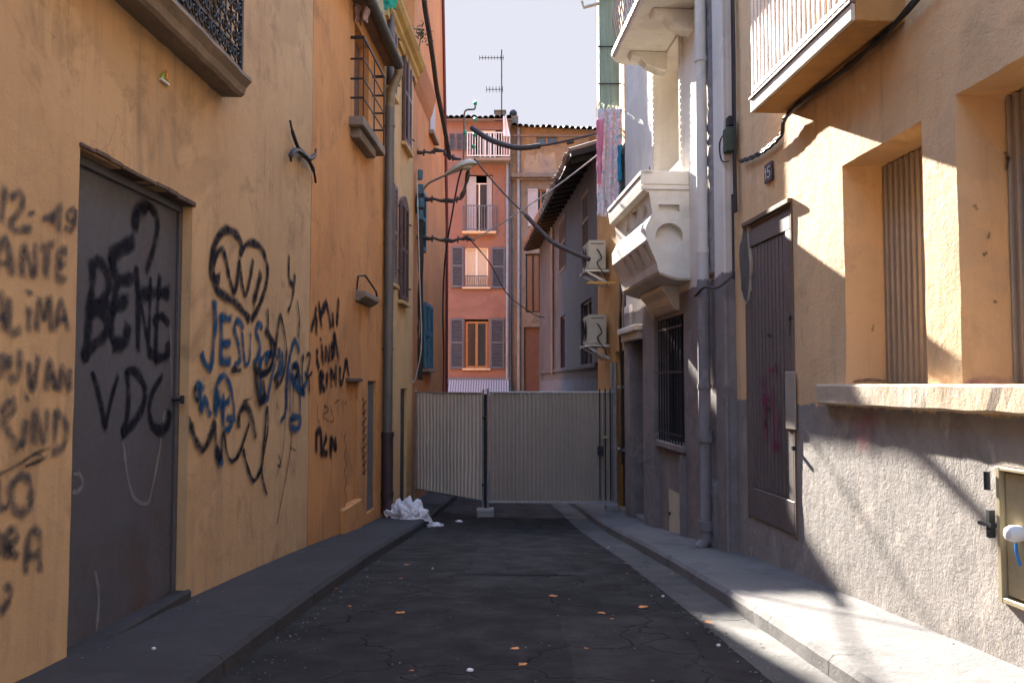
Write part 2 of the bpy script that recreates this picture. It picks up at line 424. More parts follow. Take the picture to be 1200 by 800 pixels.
def catmull(pts, n=6):
    P = [Vector(p) for p in pts]; out = []
    if len(P) < 3:
        return [P[0].lerp(P[-1], i/n) for i in range(n+1)]
    for i in range(len(P)-1):
        p0 = P[max(i-1,0)]; p1 = P[i]; p2 = P[i+1]; p3 = P[min(i+2, len(P)-1)]
        for k in range(n):
            t = k/n
            out.append(.5*((2*p1)+(-p0+p2)*t+(2*p0-5*p1+4*p2-p3)*t*t+(-p0+3*p1-3*p2+p3)*t**3))
    out.append(P[-1]); return out

def strokes(name, fr, items, mat, parent, d=.004, label=None):
    """sprayed lines on a wall: each item is (points, width) or (points, width, sharp)"""
    V = []; F = []; A = []
    lay = 0
    for it in items:
        pts, w = it[0], it[1]
        lay += 1
        dd = d+.0004*(lay % 6)
        W = []
        for (x, y) in pts:
            u, z = fr.px(x, y, dd); W.append((u, z, 0))
        C = catmull(W, 7)
        u0, z0 = fr.px(*pts[0], dd)
        ua, za = fr.px(pts[0][0], pts[0][1]+10, dd); mpp = abs(za-z0)/10.0     # metres per pixel there
        n = len(C); hw = w*mpp*.72+.003
        soft = hw*.55+.006
        if w >= 3.5: soft *= 1.5
        offs = (-(hw+soft), -hw*.8, 0, hw*.8, hw+soft); cov = (0, .8, 1, .8, 0)
        base = len(V)
        ph = random.uniform(0, 9)
        for i, p in enumerate(C):
            t = (C[min(i+1,n-1)]-C[max(i-1,0)])
            if t.length < 1e-6: t = Vector((0,1,0))
            t.normalize(); nr = Vector((-t.y, t.x, 0))
            ww = .92+.45*noise.noise(Vector((i*.3, ph, 0)))
            e = min(1.0, .88+.5*noise.noise(Vector((i*.22, ph, 5))))
            if i == 0 or i == n-1: e = 0
            for o, c in zip(offs, cov):
                q = p+nr*o*ww+(t*(-hw*.9) if i == 0 else t*(hw*.9) if i == n-1 else Vector((0,0,0)))
                V.append(fr.P(q.x, dd, q.y)); A.append(c*e)
        for i in range(n-1):
            for k in range(4):
                F.append((base+i*5+k, base+i*5+k+1, base+(i+1)*5+k+1, base+(i+1)*5+k))
    mb = MB(); mb.v = V; mb.f = F
    o = mb.build(name, mat, parent, label=label, recalc=False)
    at = o.data.attributes.new('cover', 'FLOAT', 'POINT')
    at.data.foreach_set('value', A)
    
    return o

def catenary(a, b, sag, n=16, wob=0):
    a, b = Vector(a), Vector(b); out = []
    for i in range(n+1):
        t = i/n; p = a.lerp(b, t); p.z -= sag*4*t*(1-t)
        if wob: p += Vector((noise.noise(Vector((t*9,1,0))), 0, noise.noise(Vector((t*9,5,0)))))*wob
        out.append(p)
    return out
def at(x, y, Y):
    rx, ry, rz = ray(x, y); t = Y/ry; return Vector((rx*t, Y, EYE+rz*t))

def shutter(fr, u0, u1, z0, z1, d0, mat, parent, th=.035, slats=True, name='shutter', pitch=.055, panel2=True, label=None):
    mb = MB(); fw = min(.07, (u1-u0)*.16)
    mb.box(fr, u0, u0+fw, d0, d0+th, z0, z1); mb.box(fr, u1-fw, u1, d0, d0+th, z0, z1)
    mids = [z0, z1-fw*1.2] + ([(z0+z1)/2] if panel2 else [])
    for q in mids: mb.box(fr, u0+fw, u1-fw, d0+.001, d0+th-.001, q, q+fw*1.2)
    z = z0+fw*1.2+.01
    mb.box(fr, u0+fw, u1-fw, d0+.004, d0+.010, z0+fw, z1-fw)
    if slats:
        while z < z1-fw*1.3:
            mb.prism(fr, [(d0+.008, z+pitch*.8),(d0+.012, z+pitch*.85),(d0+th-.006, z+.012),(d0+th-.012, z)], u0+fw, u1-fw); z += pitch
    return mb.build(name, mat, parent, label=label)

def window(fr, u0, u1, z0, z1, d, fmat, gmat, parent, name='window', mull=1, trans=0, fw=.05):
    mb = MB()
    mb.box(fr, u0, u0+fw, d-.03, d+.03, z0, z1); mb.box(fr, u1-fw, u1, d-.03, d+.03, z0, z1)
    mb.box(fr, u0+fw, u1-fw, d-.029, d+.029, z0, z0+fw); mb.box(fr, u0+fw, u1-fw, d-.029, d+.029, z1-fw, z1)
    for i in range(mull):
        c = u0+(u1-u0)*(i+1)/(mull+1); mb.box(fr, c-fw*.6, c+fw*.6, d-.02, d+.034, z0+fw, z1-fw)
    for i in range(trans):
        c = z0+(z1-z0)*(i+1)/(trans+1); mb.box(fr, u0+fw, u1-fw, d-.015, d+.015, c-.015, c+.015)
    w = mb.build(name, fmat, parent)
    g = MB(); g.box(fr, u0+fw*.5, u1-fw*.5, d-.012, d-.006, z0+fw*.5, z1-fw*.5)
    g.build('pane', gmat, w); return w

# ------------------------------------------------------------------ ground, road, pavements
CLa, CLb = -1.74, .0245          # left kerb face
CRa, CRb = 1.996, -.044          # right kerb face
GRa, GRb = 1.64, -.045           # asphalt / gutter joint
def strip(name, fa, fb, zf, mat, y0=-8, y1=60, step=.25, nx=2, label=None, amp=0, mat2=None):
    mb = MB(); ys = []; y = y0
    while y < y1: ys.append(y); y += step if y < 20 else 1.0
    ys.append(y1)
    for Y in ys:
        for k in range(nx+1):
            t = k/nx; X = fa(Y)*(1-t)+fb(Y)*t
            mb.v.append(Vector((X, Y, zf(Y, t)+(noise.noise(Vector((X*2.1, Y*2.1, 3)))*amp if amp else 0))))
    for i in range(len(ys)-1):
        for k in range(nx):
            a = i*(nx+1)+k; mb.f.append((a, a+1, a+nx+2, a+nx+1))
    o = mb.build(name, mat, smooth=True, recalc=False); tag(o, kind='structure'); return o
strip('road_patch', lambda Y: -.42+.01*math.sin(Y*5), lambda Y: .62+.012*math.sin(Y*7), lambda Y, t: zr(Y)-.02*abs((1.2+t*1.0)/2.9-.45)+.017, asphalt('asphalt_repair', (.030,.027,.0275), (.038,.035,.035)), y0=8.3, y1=11.6, nx=6, amp=.004)
strip('road_patch', lambda Y: .35+.01*math.sin(Y*5), lambda Y: 1.15+.01*math.sin(Y*6), lambda Y, t: zr(Y)-.02*abs((1.9+t*.8)/2.9-.45)+.017, MATS['asphalt_repair'], y0=4.3, y1=6.4, nx=6, amp=.004)
# earth sheet to the horizon
g = MB(); ys = [-400,-60,-8,0,4,8,12,16,20,26,33,60,150,900]
for Y in ys:
    for X in (-900,-60,-12,12,60,900): g.v.append(Vector((X, Y, zr(Y)-.25)))
for i in range(len(ys)-1):
    for k in range(5): a = i*6+k; g.f.append((a, a+1, a+7, a+6))
tag(g.build('ground', DIRT), kind='structure')
strip('road', lambda Y: CLa+CLb*Y+.002, lambda Y: GRa+GRb*Y, lambda Y, t: zr(Y)-.02*abs(t-.45)+.012, ASPH, nx=14, amp=.008)
strip('gutter', lambda Y: GRa+GRb*Y+.001, lambda Y: CRa+CRb*Y-.002, lambda Y, t: zr(Y)+.004-.012*(1-abs(2*t-.9)), GUTC, nx=4, amp=.006)
def kerbline(name, a, b, sg, wallfr, mat, kmat):
    # pavement slab
    strip('pavement', (lambda Y: wallfr.X(Y)-.05) if sg < 0 else (lambda Y: a+b*Y+.13), (lambda Y: a+b*Y-.13) if sg < 0 else (lambda Y: wallfr.X(Y)+.05),
          lambda Y, t: zs(Y)+.012*(1-t if sg < 0 else t), mat, nx=5, amp=.006)
    # kerb stones with slightly open joints
    mb = MB(); y = -6
    while y < 30:
        ln = .98 if y < 20 else 2
        j = random.uniform(-.006, .006); segs = 6
        for k in range(segs):
            ya, yb = y+ln*k/segs, y+ln*(k+1)/segs
            pts = []
            for Y in (ya, yb):
                X = a+b*Y
                rr = noise.noise(Vector((X*5, Y*6, 0)))*.008
                pts += [(X+sg*(.008+j*.5), Y, zr(Y)-.1), (X+sg*(.008+rr), Y, zs(Y)-.035+rr), (X-sg*.02, Y, zs(Y)+.002+j*.3+rr*.4), (X-sg*.135, Y, zs(Y)+.004), (X-sg*.135, Y, zr(Y)-.1)]
            fs = [(q, q+1, q+6, q+5) for q in range(4)]
            if k == 0: fs.append((0,4,3,2,1))
            if k == segs-1: fs.append((5,6,7,8,9))
            mb.add(pts, fs)
        y += ln+.008
    tag(mb.build('kerb', kmat), kind='structure')

def pave(side, fr, a, b, mat):
    sg = 1 if side < 0 else -1       # direction from pavement towards road
    strip('pavement', (lambda Y: fr.X(Y)-.1) if side < 0 else (lambda Y: a+b*Y+.13), (lambda Y: a+b*Y-.13) if side < 0 else (lambda Y: fr.X(Y)+.1),
          lambda Y, t: zs(Y)+.018*((1-t) if side < 0 else t), mat, nx=6, amp=.008)
    mb = MB(); y = -6.0
    while y < 30:
        ln = .98 if y < 20 else 2
        j = random.uniform(-.006, .006); segs = 6
        for k in range(segs):
            ya, yb = y+ln*k/segs, y+ln*(k+1)/segs; pts = []
            for Y in (ya, yb):
                X = a+b*Y; rr = noise.noise(Vector((X*5, Y*6, 0)))*.008
                pts += [(X+sg*.012, Y, zr(Y)-.1), (X+sg*(.008+j*.4+rr), Y, zs(Y)-.03+rr), (X-sg*.02, Y, zs(Y)+.004+j*.3+rr*.4), (X-sg*.138, Y, zs(Y)+.006), (X-sg*.138, Y, zr(Y)-.1)]
            fs = [(q, q+1, q+6, q+5) for q in range(4)]
            if k == 0: fs.append((0,4,3,2,1))
            if k == segs-1: fs.append((5,6,7,8,9))
            mb.add(pts, fs)
        y += ln+.008
    tag(mb.build('kerb', mat), kind='structure')
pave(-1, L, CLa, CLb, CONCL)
pave(1, R, CRa, CRb, CONC)

# ================================================================== LEFT SIDE
YA, YB, YC, YD = 9.61, 14.0, 17.25, 23.1
# ---- building A (beige) : steel door, grille window
du0 = L.px(88, 450)[0]; du1 = L.px(207, 450, -.1)[0]
dz1 = L.px(93, 172)[1]+.0; dzb = zs(5.4)-.02
A = thing('beige_house', L.P(2, -3, zs(3)), 'beige plastered house with graffiti, steel door and ironwork window, nearest on the left', 'building')
gu0 = L.px(120, 20, .0)[0]; gu1 = 6.9
gz = 4.02
wallgrid(L, -5, YA, -1.2, 9, [(du0, du1, dzb, dz1, .14), (5.3, 6.75, gz+.12, 6.2, .3, True)], depth=6).build('wall', A_W, A)
door = MB().box(L, du0+.002, du1-.002, -.14, -.10, dzb, dz1-.002).build('door', DOORM, A)
fm = MB()
fm.box(L, du0+.003, du0+.05, -.099, -.075, dzb, dz1-.06); fm.box(L, du1-.05, du1-.003, -.099, -.075, dzb, dz1-.06); fm.box(L, du0+.003, du1-.003, -.099, -.074, dz1-.06, dz1-.003)
fm.build('door_frame', simple('door_frame_paint', (.09,.09,.10), .55, .2, rust=.3), door, bevel=.004)
hu, hz = L.px(207, 468, -.08)
mb = MB(); mb.tube([L.P(hu-.03,-.1,hz), L.P(hu-.03,-.03,hz)], .012); mb.box(L, hu-.05, hu-.005, -.035, -.02, hz-.03, hz+.03); mb.build('handle', IRON, door)
# lintel, bulged and rusty
mb = MB(); n = 10
for i in range(n):
    ua = du0-.01+(du1-du0+.04)*i/n; ub = du0-.01+(du1-du0+.04)*(i+1)/n
    za = dz1+.004+.005*math.sin(i*1.3)
    mb.box(L, ua, ub, -.1, .012+.004*math.sin(i*2.1), za-.012*i/n, za+.026+.004*math.sin(i))
mb.build('lintel', RUSTW, A, bevel=.006)
MB().box(L, du0, du1+.05, -.12, .025, zs(5.4)-.1, zs(5.4)+.035).build('doorstep', CONCL, A, bevel=.015)
# stone sill
mb = MB(); n = 24; prof = lambda k: [(-.02, gz-.07),(.15, gz-.075),(.175, gz-.055),(.19, gz),(.235, gz+.05),(.23, gz+.08),(.20, gz+.095),(-.02, gz+.10)]
for i in range(n):
    pa = []; 
    for u in (4.2+(gu1-4.2)*i/n, 4.2+(gu1-4.2)*(i+1)/n):
        r_ = noise.noise(Vector((u*5, 0, 0)))*.006
        pa += [L.P(u, d+r_, z+r_) for d, z in prof(0)]
    fs = [(q, q+1, q+9, q+8) for q in range(7)]
    if i == 0: fs.append(tuple(range(7,-1,-1)))
    if i == n-1: fs.append(tuple(range(8,16)))
    mb.add(pa, fs)
mb.build('sill', STONE, A, smooth=False)
# wrought iron grille in front of the window
mb = MB(); ga, gb, g0, g1 = 5.2, 6.87, gz+.13, 6.1; gd = .15
for u in (ga, gb): mb.box(L, u-.018, u+.018, gd-.018, gd+.018, g0, g1)
for z in (g0+.02, g0+.16, g0+.95, g1): mb.box(L, ga, gb, gd-.012, gd+.012, z-.01, z+.01)
for u in (ga, gb): 
    for z in (g0+.16, g1-.1): mb.box(L, u-.01, u+.01, -.02, gd, z-.01, z+.01)
nb = 15
for i in range(nb+1):
    u = ga+(gb-ga)*i/nb; mb.tube([L.P(u, gd, g0+.02), L.P(u, gd, g1)], .008, 6)
def scroll(cu, cz, r, sg, turns=1.4, n=18):
    return [L.P(cu+sg*r*(1-.75*i/n)*math.cos(turns*2*math.pi*i/n+1.5), gd+.01, cz+r*(1-.75*i/n)*math.sin(turns*2*math.pi*i/n+1.5)) for i in range(n+1)]
for i in range(nb):
    u = ga+(gb-ga)*(i+.5)/nb
    for k, z in enumerate((g0+.10, g0+.24, g0+.36, g0+.49, g0+.62, g0+.75, g0+.87, g0+1.05, g0+1.3)):
        mb.tube(scroll(u+.006*math.sin(i*3+k), z, .058, 1 if (i+k) % 2 else -1), .0085, 5)
mb.build('window_grille', IRON, A)
window(L, 5.32, 6.73, gz+.14, 6.18, -.24, WOODW, GLASS, A)
# ---- graffiti on beige wall (left of door)
BT = [([(7,218),(2,262)],4),([(13,232),(22,226),(28,233),(24,246),(13,263),(22,270),(38,266)],4),([(37,249),(38,252)],5),([(50,256),(64,254)],4),([(61,262),(72,240),(69,271)],4),([(88,244),(80,249),(81,259),(88,257),(89,245),(88,262),(83,270),(76,266)],3),
 ([(-6,323),(2,286),(9,283),(15,323)],5),([(-4,308),(13,308)],4),([(26,323),(28,290),(34,305),(41,322),(42,285)],5),([(47,290),(64,286)],4),([(56,290),(54,325)],5),([(79,294),(70,296),(69,310),(68,325),(78,327)],4.5),([(69,310),(78,309)],4),
 ([(-3,350),(3,348),(7,388)],5),([(-4,372),(5,372)],4),([(12,349),(13,388),(25,386)],5),([(35,360),(34,388)],4.5),([(35,342),(35,344)],6),([(43,388),(46,352),(52,374),(58,350),(60,388)],4.5),([(64,388),(72,353),(80,388)],4.5),([(66,375),(78,374)],4),
 ([(0,416),(5,424),(2,436),(-2,440)],5),([(11,416),(12,438),(18,444),(23,434),(24,410)],5),([(34,424),(38,457),(46,417)],4.5),([(54,457),(58,424),(66,457)],4.5),([(55,443),(65,441)],4),([(70,458),(73,430),(81,455),(82,432)],4.5),
 ([(2,484),(8,474),(15,470),(17,480),(5,494),(14,510),(22,525)],4.5),([(31,492),(29,512),(25,524)],4.5),([(33,465),(32,468)],5),([(40,520),(42,482),(52,518),(56,480)],4.5),([(67,483),(64,520)],4.5),([(64,482),(75,490),(79,507),(73,525),(61,529)],4.5),
 ([(-2,560),(0,592),(9,594)],4),([(24,556),(14,570),(14,588),(22,600),(34,596),(37,580),(34,562),(24,556)],5),
 ([(-4,628),(3,630),(1,650)],5),([(9,654),(9,624),(17,622),(20,632),(10,640),(21,653)],5),([(30,672),(35,626),(46,626),(47,670)],5),([(32,652),(46,650)],4),
 ([(7,684),(13,694),(8,708),(1,716)],5)]
strokes('graffiti', L, BT, SPG, A, label='grey block-letter lines sprayed left of the steel door')
strokes('graffiti', L, [([(-2,556),(20,545),(42,532),(50,538),(30,546),(56,535)],1),([(38,532),(60,524)],1)], SPT, A, label='thin scratched scribble among the grey letters')
HEART = [([(293,375),(283,362),(274,353),(257,342),(249,325),(248,306),(254,282),(266,269),(279,277),(285,292)],4.5),([(281,299),(291,285),(305,289),(313,308),(313,330),(305,356),(295,375)],4),
 ([(252,330),(251,314),(254,299),(261,292),(266,308),(269,325),(275,342),(279,325),(281,306),(284,332),(288,346),(293,328),(297,304)],3.5),([(306,320),(302,338),(297,356)],5),([(254,326),(257,328)],7),
 ([(339,299),(339,325),(344,334),(346,322)],3.5),([(345,334),(343,350),(338,365)],3)]
strokes('graffiti', L, HEART, SPK, A, label='black sprayed outline of a bulging heart shape')
BLUE = [([(251.5,352),(253,375),(250.6,401),(248,429),(241,426),(236.6,413.5)],4.5),([(258.5,368),(260,392),(259,427)],4.5),([(259,371),(272,374)],5),([(261,403),(271,402)],5),([(260,423),(271,424)],5),
 ([(285.6,385),(279.5,375),(275,385),(280,405),(281,422),(275,429)],3.5),([(284,389),(285.6,410),(288,427),(292.6,420),(294,389)],3),([(307.5,385),(304,378),(300.5,389),(305,405),(302,419),(298,427)],3.5),
 ([(305,417),(306,438),(306,468)],3.5),([(306,468),(313,468),(318,445),(323,424)],3.5),([(303,430),(312,414),(320,420),(314,436),(306,440)],3),([(327,408),(328,427),(325,440),(331,432),(331,412)],4),
 ([(351,412),(346,399),(341,413),(337,438),(336,480)],3.5),([(342,431),(349,427),(350,445),(342,440),(347,452),(358,462)],4),([(351,440),(353,455),(360,446),(358,436)],3.5),([(352,454),(352,487)],2.5),([(340,430),(340,487)],2.5),
 ([(341,489),(352,489),(350,501),(342,501),(341,489)],4),([(336,454),(335,482),(329,494)],3),([(311,425),(318,412),(326,420)],3),
 ([(230,449),(240,456)],5),([(234,454),(236,482)],4.5),([(236,483),(240,466),(247,487)],4),([(253,482),(255,461),(260,480),(262,462)],4),([(269,470),(263,475),(262,496),(268,504),(272,492),(266,489)],4),
 ([(253,489),(254,454),(262,440),(269,449),(274,473),(275,494)],3.5),([(255,525),(257,541),(261,538)],6)]
strokes('graffiti', L, BLUE, SPB, A, d=.007, label='blue sprayed JESUS lettering with blue loops below')
BLK = [([(314,361),(315,389),(318,410),(312,430)],2.2),([(311,385),(320.6,401),(321.5,415),(316,433),(306,436),(298,428)],3.5),([(323,412),(326,385),(329,370),(334,392),(336,413),(332,441),(323,454)],3),([(348.6,352),(351,375),(350,396)],1.8),([(300,433),(304,470),(312,462)],5),([(309,444),(310,468)],4),
 ([(271,433),(283,434)],3),([(355.6,415),(354,438),(355.6,462)],3),([(360,415),(364,417),(360,441),(366,436)],2.5),([(362,438),(363,462)],2),([(344,428),(350,432),(346,445)],3),([(322,440),(326,450)],4),
 ([(224,496),(231,518),(240,525),(249,506),(251.5,492)],4.5),([(222,488),(225,502)],3),([(252,494),(253,515),(255,530),(258,540)],4),([(259,537),(262,506),(266,530),(272,540),(281,530),(293,494)],3),([(280,501),(281,485),(288,475),(295,487),(300,513)],4.5),
 ([(285,525),(291,549),(298,563),(307,546),(309,525),(313,477),(314,501),(310,527),(307,553),(313,580)],3),([(230,452),(228,462),(232,470)],3)]
strokes('graffiti', L, BLK, SPK, A, d=.010, label='black sprayed loops and crown over the blue letters')
strokes('graffiti', L, [([(343,501),(339,537),(329,591),(324,615)],1.2),([(336,460),(335,477),(332,525),(324,560)],.9),([(340,524),(347,528)],.9),([(326,532),(330,546),(325,544)],.9),([(284,470),(296,466)],1),([(344,440),(343,500)],1.5),([(324,470),(326,480)],1)], SPT, A, label='thin black lines running down under the lettering')
# door graffiti
dd = -.095
DG = [([(109,306),(109,330),(106,360),(103,392),(99,418)],7),([(112,304),(122,312),(128,332),(124,348),(112,356)],6),([(106,362),(128,360),(150,352)],8),([(118,366),(127,378),(122,394),(108,406),(98,420)],6),
 ([(130,302),(142,292),(158,283)],8),([(130,302),(134,318),(140,328),(156,326)],7),([(138,330),(134,356),(131,388),(134,402)],4.5),([(134,403),(146,401),(151,382)],7),
 ([(160,312),(162,350),(162,412)],3.5),([(160,332),(168,370),(176,414)],3.5),([(177,325),(176,360),(175,400)],3),([(164,346),(180,343),(198,344)],8),([(188,322),(185,360),(182,428)],3.5),([(180,376),(190,371),(198,380)],4.5),([(175,412),(186,419),(198,414),(196,402)],5),
 ([(158,268),(162,247),(174,241)],7),([(174,241),(184,253),(184,275),(178,300),(172,318)],4),
 ([(108,436),(113,450),(120,480),(124,502)],4),([(124,502),(130,470),(139,440)],3.2),([(149,434),(151,460),(149,490),(143,508)],4),([(149,434),(160,436),(170,455),(168,475),(157,495),(143,508)],4.5),([(191,440),(180,458),(175,478),(178,497)],3.5),([(178,497),(188,504),(197,497),(199,482)],5.5)]
strokes('graffiti', L, DG, SPK, door, d=dd, label='black sprayed BENE VDC lettering')
strokes('graffiti', L, [([(144,517),(150,560),(158,584),(172,590),(178,574),(187,525),(193,480)],2.5),([(112,668),(116,700),(113,738)],3),([(86,555),(93,555),(97,565),(93,574),(85,576)],2.5),([(200,380),(201,470)],1.5)], SPW, door, d=dd, label='faint pale loops lower on the steel door')
# ---- building B (orange)
B = thing('orange_house', L.P(12, -3, zs(12)), 'orange plastered house with iron balconet and dark eaves gutter, second on the left', 'building')
bu0, bu1 = L.px(431, 500)[0], L.px(441, 500)[0]
bz0, bz1 = L.px(437, 597)[1], L.px(437, 446)[1]
nu0, nu1 = L.px(406, 500)[0], L.px(419, 500)[0]
nz0, nz1 = L.px(412, 588)[1], L.px(412, 447)[1]
EB = 6.92
wallgrid(L, YA, YB, -2, EB, [(bu0, bu1, bz0, bz1, .08), (nu0, nu1, nz0, nz1, .03, True), (11.75, 12.75, L.px(425, 136, .18)[1], L.px(425, 136, .18)[1]+1.45, .16)], depth=6).build('wall', B_W, B)
MB().box(L, bu0, bu1, -.08, -.05, bz0, bz1).build('service_door', simple('grey_service_door', (.16,.17,.19), .5, .3, rust=.2), B)
mb = MB(); mb.box(L, nu0-.05, nu1+.1, -.02, .05, nz1, nz1+.05); mb.build('niche_lintel', RUSTW, B, bevel=.006)
mb = MB(); mb.box(L, nu0-.3, nu1+.15, -.03, .045, nz0-.6, nz0-.01); mb.build('plaster_patch', B_W, B, bevel=.02)
# roof slab of B and eaves
mb = MB(); mb.prism(L, [(.17, EB-.03),(.17, EB+.05),(-6, EB+2.0),(-6, EB+1.9),(-.02, EB-.01)], YA-.02, YB+.02); mb.build('roof', TILE, B)
# gutter (half pipe hanging dark)
mb = MB(); gr = .085
mb.tube([L.P(YA+.5, .235, EB+.03), L.P(12, .235, EB+.01), L.P(YB, .235, EB-.02)], gr, 12)
gt = mb.build('gutter', GUT, B, smooth=True)
mb = MB()
for q in range(7):
    u = 10.4+q*.58; c = L.P(u, .235, EB+.015)
    mb.tube([L.P(u-.012, .235, EB+.015), L.P(u+.012, .235, EB+.015)], gr+.007, 12)
each(mb, 24, 'gutter_clip', ZINC, gt, smooth=True)
# elbow and downpipe at B/C limit
mb = MB(); pu = 14.02
mb.tube(catmull([L.P(YB, .235, EB-.02), L.P(YB+.03, .22, EB-.16), L.P(YB+.02, .12, EB-.42), L.P(pu, .095, EB-.62), L.P(pu, .09, EB-.8)], 5), .075, 12)
mb.build('pipe_elbow', OCHREP, B, smooth=True)
zc_ = L.px(452, 510, .09)[1]
mb = MB(); mb.tube([L.P(pu, .09, EB-.72), L.P(pu, .09, zc_)], .078, 14)
dp = mb.build('drainpipe', ZINC, B, smooth=True)
mb = MB(); mb.tube([L.P(pu+.19, .07, 9.0), L.P(pu+.19, .07, zc_)], .045, 10); mb.build('drainpipe', ZINC, B, smooth=True)
mb = MB()
for z in (L.px(455,155)[1], L.px(455,290)[1], L.px(455,410)[1]):
    mb.tube([L.P(pu, .09, z-.02), L.P(pu, .09, z+.02)], .09, 14); mb.tube([L.P(pu, 0, z), L.P(pu, .09, z)], .012, 6)
mb.build('pipe_clamp', ZINC, dp)
mb = MB(); mb.tube([L.P(pu, .09, zc_+.02), L.P(pu, .09, zs(14)+.1), L.P(pu, .15, zs(14)+.02)], .095, 14); mb.tube([L.P(pu, .09, zc_-.03), L.P(pu, .09, zc_+.05)], .108, 14)
mb.tube([L.P(pu, .09, zc_-1.0), L.P(pu, .09, zc_-.92)], .108, 14); mb.build('pipe_shoe', BROWNP, B, smooth=True)
# balconet on B
a0, a1 = 11.5, 13.0; zt = L.px(425, 41, .18)[1]; zb = L.px(425, 136, .18)[1]
mb = MB(); mb.box(L, a0-.05, a1+.05, -.02, .2, zb-.13, zb); mb.box(L, a0+.05, a1-.35, -.02, .13, zb-.27, zb-.131)
bl = mb.build('balcony_slab', STONE, B, bevel=.012)
mb = MB()
for i, z in enumerate((zt, zt-(zt-zb)*.27, zt-(zt-zb)*.52, zt-(zt-zb)*.76)):
    r_ = .016 if i == 0 else .011
    mb.box(L, a0-r_, a0+r_, 0, .19, z-r_*1.1, z+r_*1.1); mb.box(L, a1-r_, a1+r_, 0, .19, z-r_*1.1, z+r_*1.1)
    mb.box(L, a0, a1, .18-r_*.6, .18+r_*.6, z-r_, z+r_)
for u in (a0, (a0+a1)/2, a1): mb.box(L, u-.008, u+.008, .172, .188, zb, zt)
mb.build('railing', IRON, bl)
wz = zb+.02; mb = MB(); mb.box(L, 11.74, 12.76, -.2, -.155, wz-.04, wz+1.46); mb.build('shutter', SHBR, B)
# tiny stone shelf with iron loop
cu, cz = L.px(418, 345, 0); mb = MB()
mb.prism(L, [(-.02, cz-.09),(.03, cz-.1),(.14, cz-.03),(.14, cz+.05),(-.02, cz+.06)], cu-.05, cu+.95); sh = mb.build('stone_shelf', STONE, B, bevel=.012)
mb = MB(); mb.tube([L.P(cu, .0, cz+.06), L.P(cu, .02, cz+.26), L.P(cu+.1, .1, cz+.28), L.P(cu+.75, .13, cz+.12), L.P(cu+.85, .12, cz+.05)], .014, 6); mb.build('iron_loop', IRON, sh)
GB = [([(371,360),(369,372),(365,386)],3),([(371,369),(371,392)],3),([(374,353),(377,384)],3),([(383,353),(375,372)],3),([(383,355),(386,370),(388,384)],3),([(397,351),(396,365),(395,381)],3.5),([(390,366),(391,383)],3),
 ([(372,409),(372,422),(374,431)],3),([(377,403),(379,427)],3),([(376,397),(376,398)],3),([(382,405),(382,424)],2.5),([(382,405),(386,423),(386,404)],2.5),([(389,402),(389,420)],2.5),([(389,402),(392,410),(389,421)],2.5),([(392,389),(391,418)],3),([(392,389),(397,423)],3),
 ([(375,436),(376,461)],3),([(375,436),(379,440),(377,448),(381,458)],3),([(384,436),(383,455)],3),([(388,431),(389,454)],3),([(389,433),(392,442),(394,428)],2.5),([(394,428),(394,452)],3),([(399,430),(399,448),(402,447)],3),([(406,421),(402,445)],3),([(406,421),(409,441)],3),
 ([(371,507),(371,531)],3.5),([(371,508),(376,505),(377,535)],3),([(383,510),(379,528),(384,531)],3),([(388,512),(388,536)],3.5),([(393,512),(394,528)],3.5),([(388,512),(393,526)],3)]
GB = [(p_, w_*1.35) for p_, w_ in GB]
strokes('graffiti', L, GB, SPK, B, label='black sprayed vertical words on the orange wall')
thin = [([(373,473),(372,488),(375,496)],.9),([(380,475),(379,494)],1),([(380,475),(385,480),(379,487),(386,494)],.9),([(387,476),(391,492),(387,494)],.9),([(392,472),(398,468)],.9),([(396,472),(396,490)],.9),([(402,468),(402,486)],1),([(404,474),(406,470)],1)]
for q in range(9):
    y0 = 466+q*10; thin.append(([(424+(q%3),y0),(428,y0+7),(425,y0+9),(430,y0+3)],1.1)); thin.append(([(405,y0+40),(403+(q%2)*3,y0+52)],1))
strokes('graffiti', L, thin, SPT, B, label='thin black marker lettering beside the narrow service door')
# ---- building C (yellow)
Cb = thing('yellow_house', L.P(15.6, -3, zs(15.6)), 'narrow yellow house with moulded cornice and brown shutters, third on the left', 'building')
cu0, cu1 = L.px(469.5, 500)[0], L.px(477, 500)[0]; cz1 = L.px(473, 455)[1]
EC = 8.05
wallgrid(L, YB, YC, -2.4, EC, [(cu0, cu1, zs(16)-.02, cz1, .12)], depth=6).build('wall', C_W, Cb)
MB().box(L, cu0, cu1, -.12, -.06, zs(16)-.02, cz1).build('door', simple('teal_dark_door', (.05,.06,.07), .6), Cb)
mb = MB(); mb.prism(L, [(-.02, EC-.28),(.05, EC-.28),(.06, EC-.2),(.11, EC-.16),(.12, EC-.08),(.19, EC-.03),(.24, EC+.05),(.24, EC+.1),(-.02, EC+.12)], YB+.0, YC+.02); mb.build('cornice', plaster('cornice_ochre', (.52,.36,.12), (.42,.29,.11), bump=.4), Cb)
mb = MB(); mb.prism(L, [(.22, EC+.11),(.22, EC+.17),(-6, EC+2.2),(-6, EC+2.1)], YB+.02, YC); mb.build('roof', TILE, Cb)
